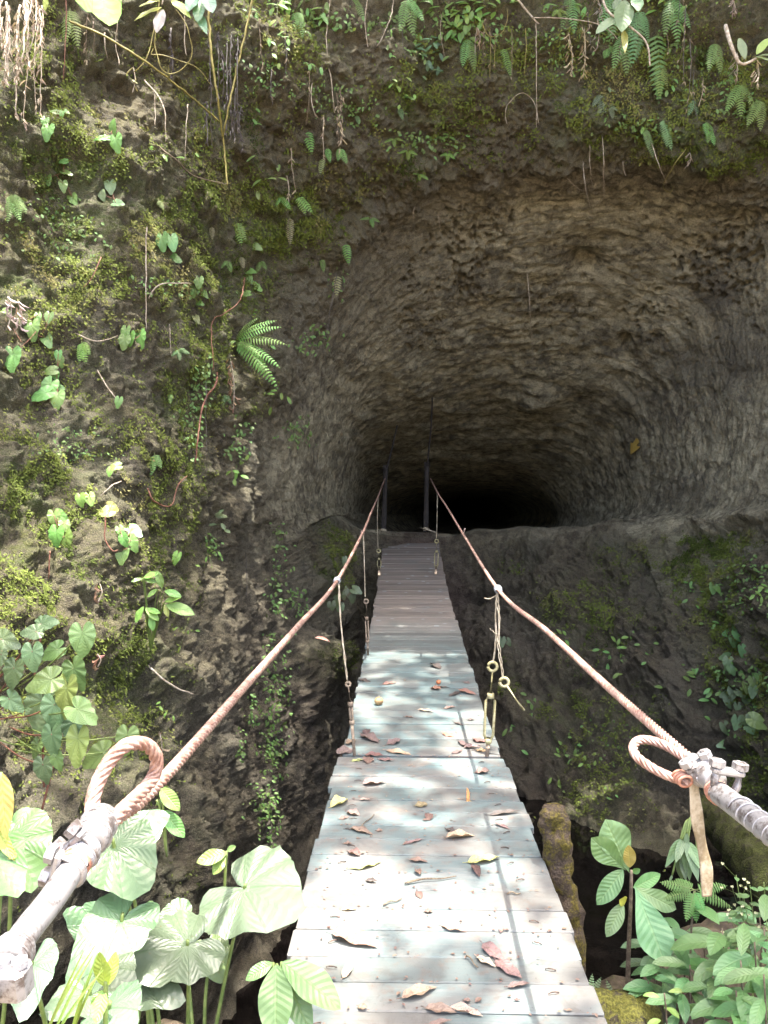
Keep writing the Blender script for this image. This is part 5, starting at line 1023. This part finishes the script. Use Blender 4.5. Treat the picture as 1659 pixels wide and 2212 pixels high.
for px_, py_, n, ln, col, ds in [(605, 85, 6, 18, FG, 'four leaved sprig'), (605, 110, 5, 20, BG, 'bright sprig'), (882, 205, 4, 16, BG, 'bright sprig'), (925, 100, 12, 24, (.10, .20, .10), 'glossy dark leaved sprig'), (985, 60, 12, 22, LG, 'leafy sprig'), (1010, 25, 12, 24, BG, 'bright leafy sprig'), (940, 130, 8, 20, (.08, .15, .09), 'glossy dark leaved sprig'), (915, 165, 5, 16, FB, 'small sprig'),
 (850, 160, 6, 16, BG, 'small bright sprig'), (575, 375, 6, 22, (.16, .24, .06), 'yellowish sprig'), (560, 255, 4, 16, LG, 'small sprig'), (350, 335, 5, 18, BG, 'small bright sprig'), (440, 330, 4, 14, BG, 'small bright sprig'), (700, 30, 8, 18, FG, 'small leafy sprig'), (665, 150, 7, 18, FG, 'small leafy sprig'), (1320, 215, 7, 16, PG, 'pale sprig'), (1455, 190, 7, 18, FG, 'leafy sprig'), (1400, 420 - 130, 5, 16, BG, 'small bright sprig'),
 (510, 1005, 8, 20, BG, 'bright sprig'), (595, 850, 6, 18, BG, 'bright sprig'), (565, 705, 5, 18, FG, 'small sprig'), (1215, 1362, 4, 18, BG, 'small bright sprig'), (1355, 1380, 6, 18, BG, 'small bright sprig'), (1345, 1415, 6, 18, BG, 'small bright sprig'), (1316, 1425, 6, 18, FG, 'small sprig'), (1408, 1400, 5, 16, FG, 'small sprig'), (1480, 1460, 7, 20, FG, 'small sprig'), (1550, 1340, 5, 16, FG, 'small sprig'), (1130, 1515, 5, 18, FG, 'dark sprig'), (1100, 1585, 5, 18, FG, 'dark sprig'), (1192, 1610, 4, 14, BG, 'tiny bright sprig'), (1240, 1625, 6, 16, FG, 'small sprig'), (1640, 1270, 9, 16, BG, 'small bright sprig'), (1500, 1255, 7, 14, FG, 'small sprig'), (1265, 1635, 7, 14, BG, 'small bright sprig'),
 (1205, 1675, 4, 16, BG, 'tiny bright sprig'), (1320, 1735 - 30, 5, 12, FG, 'small sprig'), (480, 1130, 4, 20, PG, 'pale sprig'), (450, 1190, 10, 12, BG, 'small bright sprig'), (395, 1365, 6, 12, BG, 'tiny bright sprig'), (345, 1525, 4, 12, BG, 'tiny bright sprig'), (1485, 1280, 4, 16, FG, 'small sprig'), (1530, 1510, 6, 20, FG, 'small sprig')]: sprig(px_, py_, n, ln, col, ds)

# hanging vines, roots and boughs
def vine(pts, r, mat, desc, off=.04, zone=None, r1=None, group='vines and roots hanging on the cliff', name='hanging_vine', cat='vine', leafy=0, d=None, lcol=(.3, .25, .16), wob=.012):
    r2 = random.Random(int(pts[0][0] * 3 + pts[0][1])); W_ = []
    ds = [hit(x, y)[0].y for x, y in pts]
    for i, (x, y) in enumerate(pts):
        dd = (d if d else min(ds[max(0, i - 1):i + 2]) - off); q = P(x, y, dd); W_.append(q)
    c = catmull(W_, .03); c = [q + V((r2.gauss(0, wob), r2.gauss(0, wob), 0)) * .4 for q in c]; c = [c[0]] + [(c[i - 1] + c[i] * 2 + c[i + 1]) / 4 for i in range(1, len(c) - 1)] + [c[-1]]
    mb = MB(); tube(mb, c, r, 6, 0, r1=r1 or r * .6)
    for _ in range(leafy):
        q = r2.choice(c); a = r2.uniform(0, 6.28); leaf(mb, q, V((math.cos(a) * .6, -.4, -1 + r2.uniform(-.2, .5))), V((r2.uniform(-1, 1), -1, .3)), r2.uniform(.03, .075), r2.uniform(.012, .03), .6, .4, 'lanc', 6, mi=1, curl=.6)
    o = mb.build(name, [M[mat], M['dead_leaf']], origin=W_[0], color=lcol)
    return reg(o, desc, cat, group, sum(p[0] for p in pts) / len(pts), sum(p[1] for p in pts) / len(pts), zone)
vine([(548, -10), (520, 110), (490, 250), (480, 298)], .011, 'stem_yellow', 'straight yellow bough', .35, None, .008, name='bough', cat='bough')
vine([(450, -10), (455, 100), (470, 210), (483, 310), (491, 400)], .013, 'stem_yellow', 'mossy greenish bough', .3, None, .008, name='bough', cat='bough')
vine([(148, 46), (230, 80), (330, 145), (420, 215), (472, 262)], .009, 'stem_yellow', 'long arching mossy bough', .3, None, .007, name='bough', cat='bough')
vine([(335, 100), (325, 120), (345, 117), (385, 130), (430, 150), (462, 195)], .005, 'stem_yellow', 'thin looping twig', .25, name='bough', cat='bough'); vine([(345, -5), (330, 80), (315, 130), (290, 155)], .006, 'stem_yellow', 'bent yellow twig', .28, name='bough', cat='bough')
vine([(690 / 2, 20), (335, 90), (350, 150), (375, 160), (415, 120), (405, 60), (380, 20)], .006, 'stem_yellow', 'curling mossy twig', .22, name='bough', cat='bough')
vine([(312, 172), (335, 200), (355, 235), (358, 305)], .007, 'dry_vine', 'crooked dry root'); vine([(332, 198), (335, 272)], .006, 'dry_vine', 'short pale root'); vine([(405, 225), (402, 290), (398, 352)], .005, 'dry_vine', 'straight pale root'); vine([(342, 316), (380, 345), (420, 380), (490, 398)], .007, 'twig', 'slanting thin branch')
vine([(712, -10), (706, 60), (705, 100), (716, 180), (722, 245)], .006, 'dry_vine', 'long pale vine'); vine([(795, -10), (788, 50), (795, 102)], .006, 'dry_vine', 'pale curved vine'); vine([(850, -10), (846, 30), (830, 70), (815, 100)], .006, 'dry_vine', 'pale curved vine'); vine([(255, -10), (253, 60), (250, 100), (258, 142)], .006, 'dry_vine', 'twisted pale vine', leafy=3)
vine([(143, 0), (142, 90), (135, 175)], .005, 'stem_red', 'thin brown vine'); vine([(1110, -12), (1150, 38), (1165, 52)], .014, 'dry_vine', 'thick pale stem', .3); vine([(1150, 38), (1220, 40), (1300, 55), (1335, 85)], .006, 'dry_vine', 'pale trailing stem', .28); vine([(1158, 45), (1159, 160), (1159, 276)], .005, 'dry_vine', 'straight hanging tendril with a dark tip leaf', .2)
vine([(1165, 270), (1155, 225), (1140, 205), (1120, 202), (1092, 235), (1096, 268)], .004, 'dry_vine', 'thin looping root'); vine([(1040, 45), (1056, 78), (1075, 75), (1092, 60), (1097, 20)], .005, 'stem_yellow', 'drooping yellow twig', .15); vine([(1273, 310), (1276, 370), (1280, 398)], .0045, 'dry_vine', 'pale rootlet'); vine([(1302, 295), (1304, 360), (1305, 430)], .0045, 'dry_vine', 'pale rootlet'); vine([(1260, 348), (1264, 400), (1275, 448)], .0055, 'dry_vine', 'forked rootlet'); vine([(1225, 385), (1245, 405), (1262, 412)], .0035, 'dry_vine', 'tiny side root')
vine([(1139, 590), (1144, 660), (1148, 720), (1152, 788)], .0055, 'dry_vine', 'long white rootlet', .03); vine([(945, 462), (950, 485), (946, 512)], .004, 'dry_vine', 'short rootlet'); vine([(894, 448), (893, 475)], .004, 'dry_vine', 'short rootlet'); vine([(1408, 310), (1425, 360), (1440, 395)], .005, 'dry_vine', 'thin hanging rootlet', .2); vine([(1482, 320), (1460, 350), (1440, 385), (1432, 405), (1448, 416), (1455, 402)], .005, 'stem_yellow', 'hanging rootlet ending in a tuft', .2); vine([(1345, 345), (1350, 380)], .004, 'dry_vine', 'short rootlet')
vine([(528, 600), (518, 650), (480, 680), (460, 690), (457, 740), (462, 800)], .006, 'stem_red', 'long winding brown vine'); vine([(468, 805), (466, 830), (440, 870), (428, 940), (422, 1000)], .010, 'stem_red', 'thick reddish vine'); vine([(320, 1055), (330, 1080), (358, 1094), (372, 1088), (383, 1050), (405, 1028)], .007, 'stem_red', 'curved reddish root'); vine([(262, 1040), (240, 1050), (212, 1075)], .005, 'dry_vine', 'thin root'); vine([(316, 490), (315, 590), (316, 712)], .006, 'dry_vine', 'straight root'); vine([(320, 645), (345, 615), (380, 612), (412, 612)], .006, 'dry_vine', 'thin branch'); vine([(220, 555), (200, 600), (180, 620)], .005, 'stem_red', 'short brown vine'); vine([(368, 700), (368, 740), (369, 770)], .003, 'dry_vine', 'fine rootlet'); vine([(210, 800), (235, 840), (255, 865)], .006, 'dry_vine', 'thin branch'); vine([(165, 720), (210, 738), (255, 725)], .006, 'dry_vine', 'thin branch'); vine([(728, 590), (706, 720), (704, 780)], .004, 'dark_vine', 'dark thread root')
vine([(322, 1438), (350, 1465), (385, 1488), (420, 1500)], .008, 'dry_vine', 'pale fallen twig with mossy ends', .08, name='bough', cat='bough'); vine([(228, 1116), (226, 1165), (240, 1192), (255, 1188)], .006, 'stem_red', 'bent reddish stem'); vine([(107, 1190), (106, 1250)], .005, 'stem_red', 'short reddish stem'); vine([(445, 820), (446, 1000)], .003, 'dark_vine', 'dark thread root'); vine([(532, 1190), (533, 1290)], .004, 'dark_vine', 'dark thread root'); vine([(735, 1230), (738, 1265)], .004, 'dark_vine', 'dark thread root')
for k in range(15):
    r2 = random.Random(k + 300); x = r2.uniform(2, 95) if k < 12 else r2.uniform(60, 100); y0 = r2.uniform(-20, 40); l = r2.uniform(120, 330) if x > 35 else r2.uniform(90, 200)
    vine([(x, y0), (x - r2.uniform(-4, 10), y0 + l * .5), (x - r2.uniform(0, 22), y0 + l)], r2.uniform(.005, .010), 'dry_vine', ['pale dry vine with leaf shreds', 'thin dry vine strand', 'long bleached vine strand'][k % 3], r2.uniform(.15, .6), leafy=r2.randint(8, 26), lcol=(.42, .35, .25))
for k, (x, y0, l) in enumerate(((452, 60, 250), (470, 70, 150), (490, 90, 200), (500, 70, 190), (513, 80, 215), (520, 230, 90), (480, 110, 120), (447, 220, 95), (498, 140, 160), (368, 60, 75), (372, 115, 60), (510, 190, 110))):
    r2 = random.Random(k + 500); vine([(x, y0), (x + r2.uniform(-5, 5), y0 + l * .5), (x + r2.uniform(-6, 6), y0 + l)], .007, 'dark_vine', ['dark drooping dead vine', 'blackish shredded vine'][k % 2], r2.uniform(.1, .3), leafy=16, lcol=(.075, .065, .07))
for k, (x, y0, l) in enumerate(((615, 80, 90), (668, 150, 120), (675, 180, 70), (700, 250, 90), (735, 190, 100), (742, 210, 90), (728, 200, 120), (630, 320, 90), (620, 380, 60), (1050, 40, 100), (1058, 60, 110), (1070, 70, 80), (1105, 60, 110), (1135, 60, 100), (1030, 60, 60), (955, 30, 90), (870, 60, 70), (1270, 20, 80), (1340, 40, 100), (1475, -10, 140), (1482, 10, 170), (1490, 80, 160), (1500, 150, 110), (1470, -10, 60), (1440, 60, 60), (1518, 170, 60), (560, 40, 110), (585, 150, 80), (400, 30, 90), (200, 40, 80), (190, 30, 100), (225, 70, 60))):
    r2 = random.Random(k + 700); m_ = r2.choice(['dry_vine', 'dark_vine', 'twig', 'stem_yellow'])
    vine([(x, y0), (x + r2.uniform(-5, 5), y0 + l * .5), (x + r2.uniform(-9, 9), y0 + l)], r2.uniform(.003, .006), m_, {'dry_vine': 'thin pale vine', 'dark_vine': 'thin dark vine', 'twig': 'thin brown vine', 'stem_yellow': 'thin greenish vine'}[m_], .1, leafy=r2.choice([0, 2, 5, 8]))
def dry_cluster(px_, py_, l, n, col, desc, d=None):
    lo, nr, k = wall_frame(px_, py_); r2 = random.Random(int(px_ + py_)); mb = MB(); top = P(px_, py_, lo.y - .25); bot = P(px_ + r2.uniform(-4, 8), py_ + l, lo.y - .25)
    tube(mb, catmull([top, (top + bot) / 2 + V((.02, 0, 0)), bot], 6), .004, 5, 1)
    for i in range(n):
        q = top + (bot - top) * (i / n) + V((r2.gauss(0, .012), r2.gauss(0, .012), 0)); a = r2.uniform(0, 6.28)
        leaf(mb, q, V((math.cos(a) * .7, math.sin(a) * .5, -.8)), V((r2.uniform(-1, 1), -1, 0)), r2.uniform(.05, .10), r2.uniform(.025, .045), 1.2, .5, 'ell', 7, curl=.9, wav=.3)
    reg(mb.build('dry_leaf_cluster', [M['dead_leaf'], M['dry_vine']], origin=top, color=col), desc, 'dead leaves', 'hanging clusters of withered leaves', px_, py_)
TN = (.46, .39, .25)
for a in ((1228, 70, 90, 20, TN, 'hanging tan cluster of withered leaves'), (1262, 58, 110, 26, TN, 'hanging tan cluster of withered leaves'), (1288, -8, 45, 12, (.40, .36, .33), 'hanging grey cluster of withered leaves'), (1580, -5, 35, 12, (.38, .30, .28), 'hanging grey cluster of withered leaves'), (1588, 115, 60, 12, (.36, .31, .24), 'hanging drab cluster of withered leaves'), (1636, 130, 60, 14, (.40, .34, .24), 'hanging drab cluster of withered leaves'), (1032, 60, 40, 8, (.28, .2, .13), 'hanging brown cluster of withered leaves'), (288, 145, 55, 4, (.42, .40, .22), 'pale hanging withered leaf'), (735, 262, 48, 8, (.42, .34, .22), 'hanging tan cluster of withered leaves'), (498, 775, 110, 26, (.34, .21, .12), 'rusty brown withered fern'), (20, 640, 70, 10, (.55, .45, .42), 'pale pinkish withered cluster'), (38, 650, 60, 10, (.55, .42, .40), 'pale pinkish withered cluster'), (345, 1580, 90, 14, (.34, .28, .17), 'brown mossy withered cluster'), (215, 1260, 40, 5, (.36, .24, .15), 'brown withered leaf'), (210, 1412, 28, 4, (.38, .20, .12), 'brown withered leaf'), (1290, 40, 60, 8, (.3, .26, .22), 'hanging grey cluster of withered leaves'), (1490, 330, 25, 6, (.36, .30, .26), 'small drab withered cluster')): dry_cluster(*a)
# leaves reaching in from above
def over(label, name, lv, mat='leaf', tr=None, stem='dry_vine', sr=.006):
    return strip_plant(name, label, P(*tr[0]), lv, 'leaves hanging over the top of the picture', mat, stem, trunk=tr[1:], sr=sr)
o = empty('overhanging_leaf', P(215, -60, 3.4)); tag(o, 'big translucent yellow green leaf hanging in at the top left edge', 'leaf', 'leaves hanging over the top of the picture')
mb = MB(); a, b = P(205, -55, 3.4), P(240, 46, 3.3); heart(mb, a, b - a, V((.1, -1, -.15)), (b - a).length * .95, .95, .05, .15); mb.build('blade', M['round_leaf'], o, color=(.22, .36, .05))
mb = MB(); a, b = P(185, -60, 3.45), P(178, 20, 3.35); heart(mb, a, b - a, V((-.3, -.8, .5)), (b - a).length * .9, .9, .1, .2); mb.build('blade', M['round_leaf'], o, color=(.15, .24, .10))
over('bright yellow green narrow leaves on a twig at the top, left of centre', 'overhanging_twig', [(350, 16, 5.6, 288, 36, 5.5, .3, (.30, .38, .05), (0, -.7, .7), .2, 'lanc'), (345, 2, 5.6, 300, 8, 5.5, .3, (.28, .38, .05), (0, -.7, .7), .2, 'lanc'), (372, 0, 5.6, 410, 30, 5.5, .3, (.28, .38, .05), (0, -.7, .7), .2, 'lanc'), (100, -4, 5, 97, 22, 5, .5, (.25, .38, .05), (0, -1, .2), .1, 'lanc'), (352, 20, 5.6, 338, 66, 5.5, .35, (.24, .22, .2), (0, -1, .2), .1, 'ell')], tr=[(365, -60, 5.7), (350, 10, 5.6)], sr=.004)
over('blue green lobed leaves hanging at the top edge, left of centre', 'overhanging_twig', [(425, -10, 5.6, 405, 18, 5.5, .5, (.10, .22, .12), (0, -.8, .6), .2, 'ell'), (435, 0, 5.6, 425, 40, 5.5, .4, (.10, .22, .12), (0, -.8, .6), .2, 'ell'), (445, -8, 5.6, 458, 20, 5.5, .5, (.11, .22, .13), (0, -.8, .6), .2, 'ell'), (428, 30, 5.6, 445, 66, 5.5, .3, (.10, .22, .12), (0, -.8, .6), .2, 'lanc')], tr=[(430, -60, 5.7), (432, 20, 5.6)], sr=.004)
over('pale stemmed leafy branch hanging in above the right side of the cave', 'overhanging_branch', [(1335, 36, 6.2, 1290, 64, 6.1, .34, (.17, .24, .13), (0, -.8, .6), .2, 'ell'), (1350, 0, 6.2, 1345, 60, 6.1, .5, (.13, .22, .10), (0, -.8, .6), .2, 'ell'), (1325, 20, 6.2, 1340, -6, 6.2, .6, (.13, .22, .11), (0, -.8, .6), .2, 'ell'), (1372, -12, 6.2, 1380, 18, 6.1, .5, (.12, .22, .10), (0, -.8, .6), .2, 'ell'), (1347, 64, 6.2, 1352, 108, 6.1, .22, (.26, .30, .05), (0, -1, .3), .2, 'lanc')], tr=[(1290, -50, 6.4), (1310, 20, 6.2), (1350, 50, 6.2), (1395, 90, 6.2), (1404, 142, 6.2)])
over('upright broken stem with pale cupped leaves at the top right', 'overhanging_branch', [(1610, 128, 6.0, 1598, 78, 6.0, .34, (.20, .28, .14), (-.3, -.8, .5), .3, 'ell'), (1634, 118, 6.0, 1660, 82, 6.0, .42, (.26, .36, .07), (0, -.8, .6), .1, 'ell'), (1636, 122, 6.0, 1690, 112, 5.9, .36, (.18, .27, .12), (0, -.7, .7), .2, 'ell'), (1632, 122, 6.0, 1668, 128, 5.9, .3, (.22, .30, .12), (0, -.7, .7), .2, 'ell')], tr=[(1567, 56, 6.1), (1580, 100, 6.0), (1600, 138, 6.0), (1634, 126, 6.0)], sr=.009)
for k, (x, y) in enumerate(((630, -12), (680, -4), (600, -8), (905, -6), (960, -8), (1030, -6), (1090, -8), (1230, -6), (1440, -6), (1500, -8))):
    sprig(x, y + 14, 9, 26, random.choice([BG, LG, FG]), 'leafy tuft', 'at the top edge of the picture', 20)

# ------------------------------------------------------------------ moss and creeping small leaves: stuff
def mossy_at(x, y): pass
fx = (px > -60) & (px < 1720) & (py > -60) & (py < 2150)
vpos = verts; vn = N.reshape(-1, 3)
area = sstep(moss, .22, .75) * fx * (1 - .65 * ((px > 700) & (py < 330)))
area = area * (fbm(p * 3.2 + 11, 3) > -0.12) * (.25 + (fbm(p * 9 + 44, 2) > 0))
dist2 = (p[:, 1] / F) ** -0.6
w_ = area * dist2; idx = RNG.choice(len(w_), 42000, p=w_ / w_.sum())
tintn = np.clip(.5 + .5 * fbm(p[idx] * 1.6 + 5, 3), 0, 1)
mb = MB(); r2 = random.Random(77)
for c, i in enumerate(idx):
    q = V(vpos[i]); n = V(vn[i]); s_ = r2.uniform(.010, .030) * (.55 + q.y / 11.0); tt = min(1, max(0, tintn[c] + r2.uniform(-.16, .16)))
    for _ in range(3):
        a = V((r2.gauss(0, 1), r2.gauss(0, 1), r2.gauss(-.25, 1))) ; a = (a - n * a.dot(n) * .6 + n * .35).normalized(); b_ = a.cross(n + V((r2.uniform(-.4, .4), 0, r2.uniform(-.4, .4)))).normalized() * s_ * r2.uniform(.16, .32); o_ = q + V((r2.gauss(0, s_), r2.gauss(0, s_), r2.gauss(0, s_))) * .6 + n * .008
        mb.add([o_ - b_ * .4, o_ + a * s_ * .5 - b_, o_ + a * s_, o_ + a * s_ * .5 + b_], [(0, 1, 2, 3)], None, tt)
tag(mb.build('moss', M['moss_tuft']), 'yellow green and brown moss tufts covering the cliff', 'moss', kind='stuff')
mb = MB()
def trail(x0, y0, x1, y1, wx, n, ln):
    for _ in range(n):
        t_ = r2.random(); x = x0 + (x1 - x0) * t_ + r2.gauss(0, wx); y = y0 + (y1 - y0) * t_ + r2.gauss(0, 6); q, qn = hit(x, y); k = mpp(q) * ln * r2.uniform(.6, 1.3); a = r2.uniform(0, PI)
        leaf(mb, q + qn * r2.uniform(.01, .05), X_ * math.cos(a) - Z_ * math.sin(a) + qn * .3, (qn + V((0, -.3, .6))), k, k * .55, .4, .2, 'ell', 3, cross=(-1, 0, 1))
for a in ((425, 790, 415, 985, 14, 170, 8), (445, 760, 440, 850, 10, 60, 9), (590, 1360, 585, 1640, 16, 200, 9), (600, 1440, 570, 1780, 18, 190, 9), (555, 1700, 590, 1820, 14, 90, 9), (530, 910, 500, 990, 14, 70, 9), (640, 900, 630, 960, 16, 60, 9), (690, 700, 660, 760, 20, 60, 9), (600, 1120, 598, 1330, 10, 110, 9), (640, 1270, 645, 1330, 10, 50, 9), (455, 1160, 465, 1200, 8, 40, 8), (515, 1580, 518, 1640, 5, 30, 8), (150, 925, 160, 990, 40, 110, 7), (1640, 1200, 1600, 1320, 34, 160, 8), (1560, 1430, 1640, 1500, 40, 110, 9), (1300, 1560, 1330, 1650, 50, 50, 8), (545, 1500, 540, 1560, 8, 40, 8), (740, 570, 720, 640, 12, 20, 8), (880, 280, 960, 330, 40, 90, 9), (700, 170, 780, 260, 50, 100, 8), (1330, 250, 1420, 300, 40, 80, 8), (960, 20, 1010, 90, 50, 120, 11), (620, 20, 760, 60, 60, 130, 10), (540, 130, 600, 200, 50, 90, 8), (860, 30, 900, 130, 30, 80, 10), (1520, 130, 1620, 250, 40, 120, 9), (1300, 60, 1480, 120, 60, 130, 9), (60, 420, 200, 560, 60, 120, 9), (330, 600, 420, 640, 40, 60, 9), (1600, 1600, 1640, 1500, 30, 60, 9), (1150, 60, 1250, 160, 50, 90, 9)): trail(*a)
tag(mb.build('creeper', M['small_leaf'], color=(.11, .22, .045)), 'tiny leaved green creeper trailing over the cliff face', 'creeper', kind='stuff')

# ------------------------------------------------------------------ unseen tree above the gorge, its crown and gaps shaped to dapple the light
tree = empty('shade_tree', (5.2, -2.6, -.4)); tag(tree, 'tall leafy tree out of view above the gorge, crown shaped to dapple the deck', 'tree')
mb = MB(); tube(mb, catmull([V((5.2, -2.6, -.6)), V((5.0, -2.5, 2.5)), V((4.9, -2.2, 6.0)), V((4.6, -1.2, 10.2)), V((3.2, 2.0, 12.2)), V((.8, 3.6, 13.2))], 10), .22, 12, r1=.06)
for e in ((4.0, 5.0, 12.6), (1, 0.5, 12.8), (-1.2, 2.0, 12.6), (2.5, 5.6, 12.8), (6.0, 3.5, 12.4)): tube(mb, catmull([V((4.6, -1.2, 10.2)), V((4.6, -1.2, 10.2)) * .5 + V(e) * .5 + V((0, 0, .3)), V(e)], 8), .09, 8, r1=.03)
mb.build('trunk', M['bark'], tree)
Ss = V((SUN.x / SUN.z, SUN.y / SUN.z, 1.0))
cx_, cy_ = np.meshgrid(np.arange(-4.6, 5.2, .125), np.arange(-1.0, 11.0, .125)); cp = np.stack([cx_.ravel(), cy_.ravel(), np.zeros(cx_.size)], 1)
nn_ = fbm(cp * 1.15 + 21, 3, .6); rk = np.argsort(np.argsort(nn_)) / len(nn_)
mb = MB(); r2 = random.Random(9)
def cover(x, y):
    if x > 3.4 and 5.5 < y < 9: return .7
    if y > 8.9 and x > 1.2: return .55
    if y > 8.9 and x < -.6: return .72
    if x > .78: return .97
    if x > -.50:
        if y < 3.2: return .62
        if y < 4.7: return .78
        return .88 if y < 7.4 else 1.0
    if y < 2.9: return .16
    if x < -3.2 and y < 7.4: return .40
    if x < -1.95 and y < 5.7: return .42
    return .80 if x < -1.6 else .93
BR = [(-.10, 7.2, .30, .28), (.30, 5.0, .16, .2), (-.25, 5.4, .2, .12), (0.0, 4.25, .3, .16), (-.2, 2.9, .25, .45), (.45, 2.6, .16, .35), (-.6, 1.2, .3, .5), (.4, 1.6, .16, .3), (.40, 3.3, .10, 1.5), (-2.5, 4.4, .40, .7), (-2.35, 5.4, .35, .55), (-2.8, 3.4, .5, .6), (-3.9, 6.4, .4, .5), (-3.2, 7.6, .35, .3)]
for (x, y, _), k in zip(cp, rk):
    br = any(((x - a) / c) ** 2 + ((y - b) / d_) ** 2 < 1 for a, b, c, d_ in BR)
    if k > cover(x, y) or br: continue
    for _ in range(5 if (y > 7.3 and abs(x - .1) < .8) else (2 if x < .78 else 3)):
        t_ = r2.uniform(10.5, 14.5); q = V((x + r2.uniform(-.07, .07), y + r2.uniform(-.07, .07), 0)) + Ss * t_
        a = r2.uniform(0, 6.28); leaf(mb, q, V((math.cos(a), math.sin(a), r2.uniform(-.5, .1))), V((r2.uniform(-.3, .3), r2.uniform(-.3, .3), 1)), r2.uniform(.16, .26), r2.uniform(.11, .16), .5, .2, 'ell', 3, cross=(-1, 0, 1))
mb.build('crown', M['small_leaf'], tree, color=(.09, .18, .04))

# ------------------------------------------------------------------ labels: kind + place + order along the place
def zone_of(x, y):
    if y < 330:
        return 'at the top left of the cliff' if x < 280 else ('on the upper cliff left of centre' if x < 600 else ('on the upper cliff near the middle' if x < 1000 else ('above the cave mouth' if x < 1330 else 'above the right side of the cave')))
    if x < 330: return 'high on the mossy left wall' if y < 680 else ('on the sunlit left wall' if y < 1060 else 'low on the left wall')
    if x < 640 and y < 700: return 'on the wall upper left of the cave'
    if x < 700: return 'on the wall left of the cave' if y < 1150 else 'on the dark wall left of the walkway'
    if y < 700: return 'along the upper left rim of the cave' if x < 1000 else 'on the cave ceiling'
    if x < 1000: return 'beside the left rope near the cave'
    return 'on the cave ceiling' if y < 1100 else ('on the rock face right of the walkway' if x < 1420 else 'on the rock face at the right edge')
ORD = ['leftmost', 'second from left', 'third from left', 'fourth from left', 'fifth from left', 'sixth from left', 'seventh from left', 'eighth from left', 'ninth from left', 'tenth from left', 'eleventh from left', 'twelfth from left', 'thirteenth from left', 'fourteenth from left', 'fifteenth from left']
buckets = {}
for o, ds, x, y, zn in REG: buckets.setdefault((ds, zn or zone_of(x, y)), []).append((x, y, o))
for (ds, zn), lst in buckets.items():
    lst.sort(key=lambda q: q[0])
    for i, (x, y, o) in enumerate(lst):
        o['label'] = f'{ds} {zn}' if len(lst) == 1 else f'{ds} {zn}, {ORD[min(i, 14)] if i < len(lst) - 1 else "rightmost"}'
